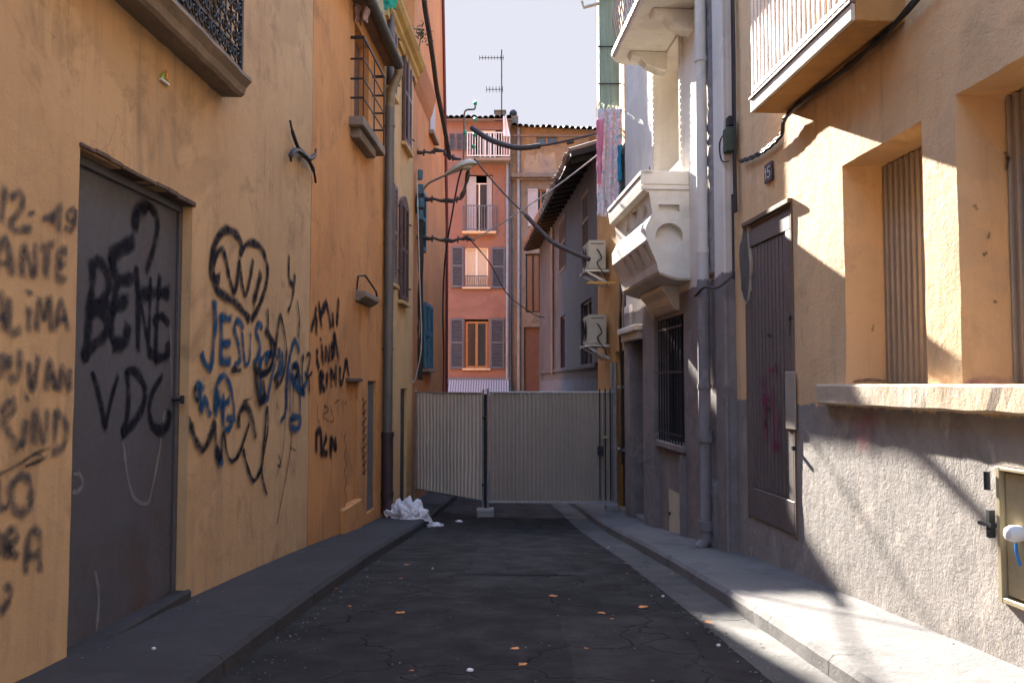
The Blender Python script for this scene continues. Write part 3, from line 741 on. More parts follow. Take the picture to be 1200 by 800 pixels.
for (x, y0, y1, w, arch) in ((478, 62, 172, .85, 0), (474, 240, 352, .8, 1), (460.5, 15, 108, .7, 0), (461, 215, 330, .7, 0)):
    u, _ = L.px(x, (y0+y1)/2, .04); za, zb2 = L.px(x, y1, .04)[1], L.px(x, y0, .04)[1]
    s1 = shutter(L, u-w/2, u-.01, za, zb2, .012, SHBR, Cb, th=.05); 
    s2 = shutter(L, u+.01, u+w/2, za, zb2, .012, SHPL if not arch else SHBR, Cb, th=.05)
    if arch:
        pts = [(u-w/2, zb2)]+[(u-w/2+w*i/8, zb2+.16*math.sin(math.pi*i/8)) for i in range(1,8)]+[(u+w/2, zb2)]
        MB().plate(L, pts, .012, .06).build('shutter_head', SHBR, Cb)
    mb = MB(); mb.box(L, u-w/2-.06, u+w/2+.06, -.02, .09, za-.1, za-.03); mb.build('sill', C_W, Cb, bevel=.01)
    mb = MB()
    for zz in (za+.25, zb2-.3): mb.tube([L.P(u+w/2, .07, zz), L.P(u+w/2+.09, .09, zz)], .015, 6)
    each(mb, 12, 'hinge', IRON, s2)
# ---- building D (deep orange)
D = thing('deep_orange_house', L.P(20.5, -3, zs(20)), 'tall deep orange house with blue shutters behind the left barrier panel', 'building')
wpD = lambda u, z: u if u < 20 else u - max(0, z-6)*.2*(u-20)/(YD-20)
wallgrid(L, YC, YD, -3, 14, [], step=.25, depth=6, warp=wpD).build('wall', D_W, D)
mb = MB(); mb.tube([L.P(wpD(YD, z)+.03, .03, z) for z in (-1.5, 2, 6, 8, 10, 14)], .045, 6); mb.build('corner_trim', REDT, D)
u, z0_ = L.px(495, 430, .03); z1_ = L.px(495, 352, .03)[1]
shutter(L, 18.7, 19.35, z0_, z1_, .02, SHBL, D, th=.05); shutter(L, 19.38, 20.0, z0_, z1_, .02, SHBL, D, th=.05)
MB().box(L, 18.6, 20.1, 0, .12, z0_-.1, z0_-.03).build('sill', STONE, D, bevel=.01)
z0_ = L.px(493, 292, .05)[1]; z1_ = L.px(493, 222, .05)[1]
shutter(L, 17.9, 18.5, z0_, z1_, .05, SHBL, D, th=.05)
z0_ = L.px(506, 158)[1]; z1_ = L.px(506, 112)[1]; u = L.px(506, 140)[0]
MB().box(L, u-.45, u+.45, .004, .03, z0_, z1_).build('window', SHWH, D)
MB().box(L, u-.5, u+.55, 0, .12, z0_-.12, z0_-.02).build('sill', STONE, D, bevel=.01)
mb = MB(); zc2 = L.px(500, 80, .2)[1]; mb.prism(L, [(0, zc2-.55),(.08, zc2-.35),(.17, zc2),(.17, zc2+.08),(0, zc2+.08)], YC+.05, 19.6); mb.build('corbelled_eave', simple('orange_corbel', (.42,.17,.06), .8), D)
# iron anchor
au, az = L.px(355, 180, .03); mb = MB()
def LP(x, y, d): u, z = L.px(x, y, d); return L.P(u, d, z)
mb.tube(catmull([LP(340,141,.03),LP(343,155,.04),LP(349,172,.05),LP(355,180,.05),LP(363,190,.05),LP(368,202,.045),LP(370,214,.03)], 4), [.012]*4+[.02]*6+[.028]*5+[.022]*5+[.014]*5, 6)
mb.tube(catmull([LP(341,189,.06),LP(341,181,.07),LP(347,176,.07),LP(354,180,.06),LP(362,186,.07),LP(369,182,.07),LP(370,175,.06)], 4), [.012]*3+[.026]*8+[.03]*4+[.026]*6+[.012]*4, 6)
mb.tube([LP(355,181,0), LP(355,181,.08)], .02, 8)
tag(mb.build('wall_anchor', IRON, smooth=True), 'dark forged iron cross-shaped wall anchor on the beige wall', 'wall anchor')
# small ceramic sticker
mb = MB(); su, sz = L.px(193, 89, .01)
st = thing('wall_ornament', L.P(su, 0, sz-.05), 'tiny green and orange ornament stuck high on the beige wall', 'ornament')
MB().plate(L, [(su-.06,sz-.035),(su+.06,sz-.035),(su+.055,sz-.015),(su+.03,sz+.03),(su-.0,sz+.03),(su-.04,sz-.01)], .001, .012).build('green_part', STICK, st)
MB().plate(L, [(su+.0,sz-.02),(su+.04,sz-.02),(su+.04,sz+.03),(su+.02,sz+.045),(su+.005,sz+.01)], .013, .02).build('orange_part', STICKO, st)
MB().box(L, su-.06, su+.06, .0, .02, sz-.05, sz-.036).build('base', WHITEP, st)

# ================================================================== FAR BUILDINGS
E = thing('pink_house', (-1.5, 33, zs(33)), 'pink four-storey house closing the street with grey-blue shutters and balconies', 'building')
def fx(fr, x, y=400, d=0): return fr.px(x, y, d)
def hole(fr, x0, y0, x1, y1, dep, closed=False):
    a, zt_ = fr.px(x0, y0); b, zb_ = fr.px(x1, y1); return (a, b, zb_, zt_, dep, closed)
zE = fx(FE, 555, 142)[1]
xE = fx(FE, 598)[0]
h1 = hole(FE, 553, 152, 588, 188, .25); h2 = hole(FE, 546, 205, 577, 272, .2); h3 = hole(FE, 545, 290, 572, 336, .2); h4 = hole(FE, 545, 374, 572, 431, .2)
zsplit = fx(FE, 555, 190)[1]
wallgrid(FE, -4.4, xE, -2.5, zsplit, [h2, h3, h4], step=.4, depth=5, amp=.02).build('wall', E_W, E)
wallgrid(FE, -4.4, xE, zsplit+.002, zE, [h1], step=.4, depth=5, amp=.02).build('upper_wall', E_T, E)
# top floor window, railing
w1 = window(FE, h1[0]+.3, h1[1]-.25, h1[2], h1[3], -.15, WHITEP, GLASS, E, mull=2)
mb = MB(); mb.box(FE, h1[0]-.2, h1[1]+.35, -.05, .55, h1[2]-.15, h1[2]-.02); sl = mb.build('balcony_slab', STONE, E, bevel=.02)
def railing(fr, u0, u1, z0, z1, d, n, r, mat, parent, sides=True):
    mb = MB()
    for z in (z0, z1): mb.box(fr, u0, u1, d-r, d+r, z-r, z+r)
    for i in range(n+1):
        u = u0+(u1-u0)*i/n; mb.box(fr, u-r*.7, u+r*.7, d-r*.7, d+r*.7, z0, z1)
    if sides:
        for u in (u0, u1):
            for z in (z0, z1): mb.box(fr, u-r, u+r, 0, d, z-r, z+r)
            mb.box(fr, u-r*.7, u+r*.7, d*.5-r, d*.5+r, z0, z1)
    return mb.build('railing', mat, parent)
railing(FE, h1[0]-.15, h1[1]+.3, h1[2]+.05, h1[2]+.95, .5, 16, .02, WHITEP, sl)
for x0, x1 in ((527,533),(535,541),(542,552)):
    a, zt_ = FE.px(x0, 157); b, zb_ = FE.px(x1, 176); shutter(FE, a, b, zb_, zt_, .01, SHGR, E, th=.05)
# cloth on balcony
a, zt_ = FE.px(590, 136, .6); b, zb_ = FE.px(598, 160, .6)
mb = MB()
for i in range(9):
    for j in range(5):
        mb.v.append(FE.P(a+(b-a)*(j/4)*(.4+.6*i/8), .56+.05*math.sin(j*2.2)+.03*math.sin(i), zt_+(zb_-zt_)*i/8))
for i in range(8):
    for j in range(4): q = i*5+j; mb.f.append((q,q+1,q+6,q+5))
o = mb.build('hanging_towel', WHITEP); m_ = o.modifiers.new('t', 'SOLIDIFY'); m_.thickness = .02
tag(o, 'small white towel hung at the top balcony of the pink house', 'towel')
# second floor
a, zt_ = h2[0], h2[3]
shutter(FE, h2[0]+.03, h2[0]+.40, h2[2], h2[3]-.05, -.1, SHWH, E, slats=False); shutter(FE, h2[1]-.22, h2[1]-.02, h2[2], h2[3]-.05, -.1, SHWH, E, slats=False)
window(FE, h2[0]+.02, h2[1]-.02, h2[2], h2[3]-.3, -.17, WHITEP, GLASS, E, fw=.04)
mb = MB(); mb.box(FE, h2[0]-.12, h2[1]+.16, -.05, .32, h2[2]-.1, h2[2]-.005); sl = mb.build('balcony_slab', SILL, E, bevel=.01)
railing(FE, h2[0]-.1, h2[1]+.12, h2[2]+.06, h2[2]+.98, .28, 12, .016, simple('blue_grey_rail', (.10,.12,.17), .5), sl)
# third floor
window(FE, h3[0], h3[1], h3[2], h3[3], -.12, WHITEP, CURT, E)
railing(FE, h3[0]+.02, h3[1]-.02, h3[2]+.03, h3[2]+.42, .02, 12, .012, IRON, E, sides=False)
window(FE, h4[0]+.02, h4[1]-.02, h4[2], h4[3]-.08, -.1, WOODW, GLASS, E, fw=.08)
for (x0,x1,y0,y1) in ((529,543.5,289,337),(575.5,592,290,338),(527.5,543.5,373,432),(574.5,591,373,432)):
    a, zt_ = FE.px(x0, y0); b, zb_ = FE.px(x1, y1); shutter(FE, a, b, zb_, zt_, .012, SHGR, E, th=.06)
for h in (h3, h4): MB().box(FE, h[0]-.1, h[1]+.1, 0, .1, h[2]-.09, h[2]-.01).build('sill', SILL, E, bevel=.01)
# awning
a, zt_ = FE.px(521, 444); b, zb_ = FE.px(597, 463, .9); mb = MB(); n = 26
for i in range(n):
    u0_ = a+(b-a)*i/n; u1_ = a+(b-a)*(i+.62)/n
    mb.add([FE.P(u0_,.05,zt_),FE.P(u1_,.05,zt_),FE.P(u1_,.9,zb_),FE.P(u0_,.9,zb_),FE.P(u0_,.05,zt_+.02),FE.P(u1_,.05,zt_+.02),FE.P(u1_,.9,zb_+.02),FE.P(u0_,.9,zb_+.02)],
           [(0,1,2,3),(4,5,6,7),(0,1,5,4),(3,2,6,7)])
aw = mb.build('awning', AWN, E)
mb = MB(); mb.add([FE.P(a,.04,zt_-.03),FE.P(b,.04,zt_-.03),FE.P(b,.88,zb_-.03),FE.P(a,.88,zb_-.03)], [(0,1,2,3)]); mb.box(FE, a-.05, b+.05, .0, .12, zt_-.02, zt_+.06); mb.build('awning_backing', simple('awning_grey', (.14,.155,.21), .7), aw)
def pipe(fr, x, y0, y1, r, mat, parent, d=.08):
    a, zt_ = fr.px(x, y0, d); zb_ = fr.px(x, y1, d)[1]
    mb = MB(); mb.tube([fr.P(a, d, zt_), fr.P(a, d, zb_)], r, 10)
    z = zb_+.8
    while z < zt_: mb.tube([fr.P(a, d, z), fr.P(a, d, z+.05)], r*1.25, 10); z += 1.9
    return mb.build('drainpipe', mat, parent, smooth=True)
pipe(FE, 594.5, 190, 468, .06, ZINCB, E)
# tiled roof edges: rows of barrel tiles
def tiles(fr, u0, u1, z, z2=None, d=.35, mat=TILE, parent=None, dep=5, rise=1.5, rr=.11):
    z2 = z if z2 is None else z2
    mb = MB(); n = int((u1-u0)/(rr*2)); ln = 5
    for i in range(n):
        u = u0+rr+(u1-u0-2*rr)*i/max(1,n-1); zz = z+(z2-z)*i/max(1,n-1)+random.uniform(-.02,.02); r_ = rr*random.uniform(.9,1.05)
        prev = None
        for k in range(ln+1):
            t = k/ln; dq = d-(dep+d)*t+random.uniform(-.03,.03) if k == 0 else d-(dep+d)*t; zk = zz+rise*t
            ring = []
            for q in range(7):
                an = math.pi*q/6; ring.append(len(mb.v)); mb.v.append(fr.P(u+r_*math.cos(an), dq, zk+r_*math.sin(an)))
            if prev:
                for q in range(6): mb.f.append((prev[q],prev[q+1],ring[q+1],ring[q]))
            prev = ring
    mb.box(fr, u0, u1, d-.12, d-.04, min(z,z2)-.08, min(z,z2)-.02)
    b = len(mb.v); mb.v += [fr.P(u0,d-.05,z),fr.P(u1,d-.05,z2),fr.P(u1,-dep,z2+rise),fr.P(u0,-dep,z+rise)]; mb.f.append((b,b+1,b+2,b+3))
    return mb.build('roof', mat, parent)
tiles(FE, -4.5, xE+.05, zE+.02, parent=E)
# chimney and aerial
a, zt_ = FE.px(580, 129, -1); b, _ = FE.px(592, 129, -1); zb_ = zE-.2
mb = MB(); mb.box(FE, a, b, -1.4, -1, zb_, zt_-.05); mb.box(FE, a-.04, b+.04, -1.44, -.96, zt_-.05, zt_); mb.build('chimney', STONE, E, bevel=.01)
mb = MB(); a, z1_ = FE.px(588, 62, -1.2); z0_ = zE
mb.tube([FE.P(a,-.9,z0_-.3), FE.P(a,-.9,z1_)], .026, 6)
def yagi(x0, x1, y, n, ln):
    u0_, z = FE.px(x0, y, -.9); u1_, zz2 = FE.px(x1, y, -.9)
    mb.tube([FE.P(u0_,-.9,z), FE.P(u1_,-.9,z)], .016, 5)
    for i in range(n):
        u = u0_+(u1_-u0_)*i/(n-1); mb.tube([FE.P(u,-.9-ln*.4,z), FE.P(u,-.9+ln*.4,z)], .010, 4); mb.tube([FE.P(u,-.9,z-ln*.18), FE.P(u,-.9,z+ln*.18)], .010, 4)
yagi(562, 590, 68, 9, .5); yagi(570, 589, 105, 6, .7)
tag(mb.build('tv_aerial', IRON), 'thin television aerial mast standing on the pink house roof', 'aerial')
# F building
F = thing('ochre_house', (2, 33.2, zs(33)), 'weathered ochre house with dark stains beside the pink house', 'building')
zF0 = fx(FF, 600, 150)[1]; zF1 = fx(FF, 700, 160)[1]
k1 = hole(FF, 628, 157, 654, 171, .2); k2 = hole(FF, 619, 222, 649, 262, .2); k3 = hole(FF, 616, 297, 633, 366, .2); k4 = hole(FF, 614, 383, 632, 462, .25); k5 = hole(FF, 690, 162, 704, 170, .2)
zled = fx(FF, 620, 206)[1]
wallgrid(FF, xE+.01, 7, zled, zF1, [k1, k5], step=.4, depth=5, amp=.03).build('wall', F_W, F)
wallgrid(FF, xE+.01, 7, -2.5, zled-.003, [k2, k3, k4], step=.4, depth=5, amp=.03).build('lower_wall', F_ST, F)
tiles(FF, xE+.05, 7, zF0-.02, zF1, parent=F)
MB().plate(FF, [(xE+.01, zF1-.02), (6.9, zF1-.02), (xE+.01, zF0+.12)], -.3, -.012).build('eave_wall', F_W, F)
a = fx(FF, 599)[0]; b = fx(FF, 662)[0]
mb = MB(); mb.box(FF, a, b, -.02, .28, zled-.12, zled+.05); mb.box(FF, a, b-.1, -.02, .15, zled-.2, zled-.121); mb.build('ledge', F_ST, F, bevel=.02)
window(FF, *k1[:4], -.1, WOODW, GLASSB, F); window(FF, *k5[:4], -.1, WOODW, GLASS, F)
window(FF, k2[0]+.2, k2[1]-.2, k2[2], k2[3], -.12, WOODW, GLASS, F)
shutter(FF, k2[0]-.02, k2[0]+.38, k2[2]-.1, k2[3]+.02, .01, SHWH, F, slats=False); shutter(FF, k2[1]-.3, k2[1]+.1, k2[2]-.1, k2[3]+.02, .01, SHWH, F, slats=False)
window(FF, *k3[:4], -.12, SOFF, simple('brown_blind', (.16,.09,.05), .6), F); MB().box(FF, k4[0], k4[1], -.25, -.15, k4[2], k4[3]).build('door', SHBR, F)
pipe(FF, 607.5, 150, 458, .065, ZINCB, F)
mb = MB(); a, zt_ = FF.px(603, 128, .3); mb.box(FF, a-.25, a+.15, -.9, -.5, zF0, zF0+.65); cp = mb.build('chimney', STONE, F); mb = MB(); mb.ball(FF.P(a-.05,-.7,zF0+.8), .16, 10); mb.tube([FF.P(a-.05,-.7,zF0+.6),FF.P(a-.05,-.7,zF0+.8)], .1, 10); mb.build('cowl', IRON, cp)
# stained patch of render with its own outline
mb = MB(); a, zt_ = FF.px(613, 178); b, zb_ = FF.px(652, 203)
pts = [(a+(b-a)*t, zb_+(zt_-zb_)*s_) for t, s_ in ((0,0),(.02,.6),(.1,.95),(.3,.8),(.5,.98),(.75,.85),(.95,1),(.98,.5),(1.02,0))]
MB().plate(FF, pts, -.03, .012).build('stained_render', plaster('dark_stained_render', (.20,.17,.155), (.42,.32,.2), bump=.5, grime=.7), F)
# G building
G = thing('mauve_house', R.P(24, -3, zs(24)), 'mauve grey house with overhanging tiled eaves and brown shutters on the right', 'building')
gq = lambda x0, y0, x1, y1, dep: (R.px(x1, y0)[0], R.px(x0, y0)[0], R.px((x0+x1)/2, y1)[1], R.px((x0+x1)/2, y0)[1], dep)
hG = [gq(680,352,693,430,.2), gq(656.5,370,662,432,.2), gq(682,225,690,296,.12), gq(655,255,663,318,.12)]
YG0, YG1 = 17.9, 30.4
zG = 6.55
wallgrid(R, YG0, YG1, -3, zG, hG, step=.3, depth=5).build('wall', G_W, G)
for i, h in enumerate(hG):
    if i < 2:
        window(R, h[0], h[1], h[2], h[3], -.1, SHBR, GLASS, G)
    else: shutter(R, h[0], h[1], h[2], h[3], -.04, SHBR, G, th=.05)
mb = MB(); zl = R.px(660, 433)[1]; mb.box(R, YG0, YG1, -.02, .06, zl-.05, zl+.05); mb.build('string_course', G_W, G, bevel=.01)
mb = MB(); mb.prism(R, [(.55, zG-.14),(.55, zG-.02),(-5, zG+1.7),(-5, zG+1.55),(0, zG+.01)], YG0, YG1+.3); so = mb.build('eave_soffit', SOFF, G)
mb = MB()
for i in range(22):
    u = YG0+.2+i*.58; mb.prism(R, [(.5, zG-.22),(.5, zG-.1),(0, zG+.03),(0, zG-.1)], u, u+.09)
each(mb, 8, 'rafter', SOFF, so)
mb = MB(); rr = .1; n = int((YG1-YG0)/.2)
for i in range(n):
    u = YG0+.1+i*.2; mb.tube([R.P(u, .58+random.uniform(-.03,.03), zG-.02), R.P(u, -5, zG+1.75)], [rr, rr*.8], 8)
mb.build('roof_tiles', TILE, G)
pg, _ = R.px(648, 300, .05); mb = MB(); mb.tube([R.P(pg,.07,zG-.2), R.P(pg,.07,zl-.1)], .05, 8); mb.build('drainpipe', ZINC, G)

# ================================================================== RIGHT SIDE
YI, YH, YJ = 17.9, 14.45, 9.05
I = thing('ochre_narrow_house', R.P(16.2, -3, zs(16)), 'narrow ochre house with peeling paint behind the air conditioners', 'building')
iu0, iu1 = R.px(733, 450)[0], R.px(722, 450)[0]
wallgrid(R, YH, YI, -3, 11, [(15.1, 15.95, zs(15.5), 2.2, .2)], step=.2, depth=5).build('wall', I_W, I)
MB().box(R, 15.1, 15.95, -.2, -.14, zs(15.5), 2.2).build('door', simple('dark_blue_door', (.03,.035,.05), .6), I)
# torn plaster patch
def patch(fr, cx, cy, w, h, d, mat, parent, name='bare_patch', seed=1):
    u, z = fr.px(cx, cy, d); n = 26; pts = []
    for i in range(n):
        a = 2*math.pi*i/n; r_ = 1+.35*noise.noise(Vector((math.cos(a)*1.4, math.sin(a)*1.4, seed)))+random.uniform(-.06,.06)
        pts.append((u+w*.5*r_*math.cos(a), z+h*.5*r_*math.sin(a)))
    mb = MB(); mb.plate(fr, pts, -.03, d); return mb.build(name, mat, parent)
patch(R, 733, 370, .5, 1.0, .008, EDGEP, I, seed=4); patch(R, 733, 372, .42, .9, .012, BARE, I, seed=4)
mb = MB(); mb.tube(catmull([R.P(14.9,.06,4.2),R.P(14.9,.07,3.2),R.P(14.85,.12,2.6),R.P(14.95,.07,1.8),R.P(14.9,.06,.6)], 5), .02, 6); mb.tube(catmull([R.P(15.1,.05,3.9),R.P(14.7,.13,3.0),R.P(15.0,.06,2.3),R.P(15.0,.06,.2)], 5), .016, 6)
tag(mb.build('cable_bundle', CABLE), 'tangled black cables hanging down the ochre wall beside the grey house', 'cables')
# pipes by barrier right end
mb = MB()
for x in (15.35, 15.75): mb.tube([R.P(x, .1, 2.0), R.P(x, .1, zs(x))], .03, 8)
for z in (1.55, .45): mb.box(R, 14.9, 15.9, .02, .06, z-.02, z+.02)
tag(mb.build('wall_pipes', GALV), 'pair of thin grey pipes on the wall at the right end of the barrier', 'pipes')

# ---- H cream over grey house
H = thing('cream_grey_house', R.P(11.7, -3, zs(11.7)), 'house painted cream above and grey below with a stucco balcony', 'building')
def rh(x0, y0, x1, y1, dep, cl=False):
    ua, ub = R.px(x1, (y0+y1)/2)[0], R.px(x0, (y0+y1)/2)[0]; xm = (x0+x1)/2
    return (ua, ub, R.px(xm, y1)[1], R.px(xm, y0)[1], dep, cl)
hb = rh(779.5, 372, 808.5, 524, .2); hb = (hb[0], hb[1], .82, 2.50, .22)
hd = rh(748, 385, 761, 590, .2); hd = (hd[0], hd[1], zs(13)+.02, 2.35, .25)
hu_ = (R.px(805, 130)[0], R.px(775, 130)[0], 4.5, 6.15, .45)
hh = (R.px(803, 600)[0], R.px(790, 600)[0], R.px(797, 632)[1]-.02, R.px(797, 575)[1], .05)
PJ = .08        # this house stands a little proud of its neighbour
RH = Side(2.96-PJ, -.065, -1)
def shiftY(h): return h
wallgrid(RH, YJ, YH, -2.4, 11, [hb, hd, hu_, hh], depth=5, step=.14, zline=(2.78,)).build('wall', H_W, H)
# barred window
window(RH, hb[0], hb[1], hb[2], hb[3], -.18, SOFF, GLASS, H, mull=1)
mb = MB(); nb = 9
for i in range(nb):
    u = hb[0]+.06+(hb[1]-hb[0]-.12)*i/(nb-1); mb.tube([RH.P(u,.02,hb[2]-.02), RH.P(u,.02,hb[3]-.02)], .010, 6)
for z in (hb[2]+.12, (hb[2]+hb[3])/2+.1, hb[3]-.15): mb.box(RH, hb[0]-.02, hb[1]+.02, .012, .028, z-.015, z+.015)
mb.build('window_bars', IRON, H)
MB().box(RH, hb[0]-.06, hb[1]+.06, -.1, .05, hb[2]-.09, hb[2]).build('sill', H_W, H, bevel=.01)
MB().box(RH, hd[0], hd[1], -.25, -.19, hd[2], hd[3]).build('door', simple('dark_brown_door', (.04,.032,.035), .6), H)
window(RH, hu_[0], hu_[1], hu_[2], hu_[3], -.42, HATCH, HATCH, H, mull=0)
ht = MB().box(RH, hh[0]+.002, hh[1]-.002, -.04, -.01, hh[2], hh[3]).build('hatch', HATCH, H, bevel=.004)
MB().box(RH, hh[1]-.09, hh[1]-.06, -.01, .012, (hh[2]+hh[3])/2-.02, (hh[2]+hh[3])/2+.02).build('latch', IRON, ht)
# pilasters: rough band and smooth band beside the neighbour
pA, pB, pC = R.px(863, 400)[0], R.px(850, 400)[0], R.px(836, 400)[0]
MB().box(RH, YJ+.0, pB, -.02, .03, -1.5, 10.9).build('corner_pilaster', H_W, H, bevel=.01)
def rough(fr, u0, u1, z0, z1, d, mat, parent, name, amp=.02):
    mb = MB(); nu = max(2, int((u1-u0)/.05)); nz = int((z1-z0)/.06)
    for j in range(nz+1):
        for i in range(nu+1):
            u = u0+(u1-u0)*i/nu; z = z0+(z1-z0)*j/nz; e = i in (0,nu) or j in (0,nz)
            dd_ = -.01 if e else d+amp*noise.noise(Vector((u*9, z*9, 2)))+amp*.5*noise.noise(Vector((u*25, z*25, 2)))
            mb.v.append(fr.P(u, dd_, z))
    for j in range(nz):
        for i in range(nu): q = j*(nu+1)+i; mb.f.append((q,q+1,q+nu+2,q+nu+1))
    return mb.build(name, mat, parent, recalc=False)
rough(RH, pB+.005, pC, 2.79, 10.9, .035, H_RUB, H, 'rough_render_band')
rough(RH, pB+.005, pC+.02, zs(9.7)-.05, .55, .05, H_LOW, H, 'rough_plinth')
rough(RH, R.px(808,560)[0]-.12, R.px(808,560)[0]+.05, zs(10.6)-.05, .75, .05, H_LOW, H, 'rough_plinth')
rough(RH, R.px(777,540)[0]-.1, R.px(765,540)[0], zs(12)-.05, .95, .05, H_LOW, H, 'rough_plinth')
# slender pilasters around window and door, with carved strips above
for (x0, x1) in ((763, 777), (740.5, 747)):
    ua, ub = R.px(x1, 420)[0], R.px(x0, 420)[0]
    MB().box(RH, ua, ub, -.02, .05, -1.5, 2.9).build('pilaster', H_W, H, bevel=.01)
for u in (hu_[0]-.13, hu_[1]+.01):
    mb = MB(); mb.box(RH, u, u+.12, -.02, .03, 4.35, 6.3)
    for k in range(22): mb.box(RH, u+.02+.02*(k%2), u+.08+.02*(k%2), .03, .038, 4.45+k*.084, 4.50+k*.084)
    mb.build('carved_jamb', H_CR, H, bevel=.006)
MB().box(RH, hd[0]-.1, YH, -.02, .16, 2.42, 2.52).build('door_hood', H_CR, H, bevel=.015)
MB().box(RH, hd[0]-.05, YH-.02, -.02, .10, 2.30, 2.418).build('door_hood_moulding', H_CR, H, bevel=.015)
# drainpipe
pu2 = R.px(826, 400, PJ+.09)[0]; zk = R.px(826, 512, PJ+.09)[1]; zm = R.px(826, 293, PJ+.09)[1]
mb = MB(); mb.tube([RH.P(pu2,.1,10.8), RH.P(pu2,.1,zm-.05)], .062, 14)
for z in (zm, zm+2.2): mb.tube([RH.P(pu2,.1,z-.03), RH.P(pu2,.1,z+.03)], .073, 14)
up = mb.build('drainpipe', H_CR, H, smooth=True)
mb = MB(); mb.tube([RH.P(pu2,.1,zm), RH.P(pu2,.1,zs(9.9)+.12), RH.P(pu2,.17,zs(9.9)+.03)], .068, 14)
mb.tube([RH.P(pu2,.1,zk-.05), RH.P(pu2,.1,zk+.07)], .088, 14); mb.tube([RH.P(pu2,.1,1.55), RH.P(pu2,.1,1.6)], .078, 14); mb.tube([RH.P(pu2,.1,zs(9.9)+.22), RH.P(pu2,.1,zs(9.9)+.33)], .085, 14)
mb.build('lower_drainpipe', plaster('pipe_grey_two_tone', (.62,.57,.53), bump=.1, grime=.2, lower=(.235,.21,.21), lowline=2.78), H, smooth=True)
# stucco balcony : profile swept along the wall, ends with recesses
bn, bf = 10.5, 12.8
def pd(x, y):                # pixel on the near end face -> (offset from RH, z)
    rx, ry, rz = ray(x, y)
    best = None
    t = bn/ry
    X = rx*t; z = EYE+rz*t
    return ((RH.a+RH.b*bn)-X, z)
prof = [pd(x, y) for x, y in ((751,201),(751.5,214),(753,223),(760,226),(762,238),(764,250),(756,266),(757,281),(769,308),(771,317))]
dtop = prof[0][1]; dbot = prof[-1][1]
body = [(-.02, dtop)]+prof+[(-.02, dbot-.02)]
mb = MB(); mb.prism(RH, body, bn, bf)
bal = mb.build('stucco_balcony', H_CR, H)
def boolean(o, cutters):
    for c in cutters:
        m = o.modifiers.new('b', 'BOOLEAN'); m.operation = 'DIFFERENCE'; m.solver = 'EXACT'; m.object = c
    bpy.context.view_layer.update()
    dg = bpy.context.evaluated_depsgraph_get(); me = bpy.data.meshes.new_from_object(o.evaluated_get(dg))
    o.modifiers.clear(); o.data = me
    for c in cutters: bpy.data.objects.remove(c, do_unlink=True)
cut = []
dC = (prof[3][0]*.5, pd(785,278)[1]); rC = .175
c1 = MB(); n = 36
ring = [(dC[0]+rC*math.cos(2*math.pi*i/n), dC[1]+rC*math.sin(2*math.pi*i/n)) for i in range(n)]
c1.prism(RH, ring, bn-.1, bn+.10); cut.append(c1.build('cutter', H_CR))
p1, p2 = pd(774,240), pd(798,248)
c2 = MB(); c2.box(RH, bn-.1, bn+.07, dC[0]-.13, dC[0]+.13, p2[1], p1[1]); cut.append(c2.build('cutter', H_CR))
# open top (balcony floor sunk) and recessed panels in the street side
c3 = MB(); c3.box(RH, bn+.18, bf-.12, .02, prof[3][0]-.12, dtop-.85, dtop+.3); cut.append(c3.build('cutter', H_CR))
zu0, zu1 = prof[5][1]+.03, prof[3][1]-.03
for k in range(3):
    ua = bn+.16+k*.56; c4 = MB(); c4.plate(RH, [(ua,zu0),(ua+.42,zu0),(ua+.21,zu1)] if k % 2 == 0 else [(ua,zu1),(ua+.42,zu1),(ua+.21,zu0)], prof[4][0]-.05, prof[4][0]+.2); cut.append(c4.build('cutter', H_CR))
zl0, zl1 = prof[8][1]+.04, prof[7][1]-.03
for k in range(4):
    ua = bn+.15+k*.42; c5 = MB(); c5.box(RH, ua, ua+.16, prof[8][0]-.14, prof[8][0]+.4, zl0, zl1); cut.append(c5.build('cutter', H_CR))
boolean(bal, cut)
# cornice cap and corbel underneath
mb = MB(); mb.prism(RH, [(prof[0][0]+.012, dtop-.05),(prof[0][0]+.012, dtop+.004),(prof[0][0]-.14, dtop+.004),(prof[0][0]-.14, dtop-.05)], bn-.015, bf+.015)
mb.box(RH, bn-.02, bn+.0, 0, prof[0][0]+.01, prof[2][1]+.0, prof[2][1]+.05)
mb.box(RH, bn-.015, bn+.0, 0, prof[0][0]+.01, prof[2][1]+.065, dtop)
mb.build('coping', H_CR, bal, bevel=.006)
cm = MB(); nn_ = 10
pf = [(.62,dbot-.02),(.60,dbot-.07),(.45,dbot-.11),(.36,dbot-.22),(.30,dbot-.40),(.16,dbot-.50),(.0,dbot-.60),(-.02,dbot-.02)]
cm.prism(RH, [(-.02,dbot-.02),(prof[-1][0]+.015,dbot-.005),(prof[-1][0]+.005,dbot-.04),(prof[-1][0]-.12,dbot-.09),(.15,dbot-.125),(-.02,dbot-.125)], bn-.03, bf+.02)
cm.prism(RH, [(-.02,dbot-.126),(.24,dbot-.126),(.22,dbot-.19),(.15,dbot-.26),(.11,dbot-.36),(.05,dbot-.43),(-.02,dbot-.45)], bn+.5, bf-.5)
cm.build('corbel', H_CR, bal, bevel=.02, seg=2)
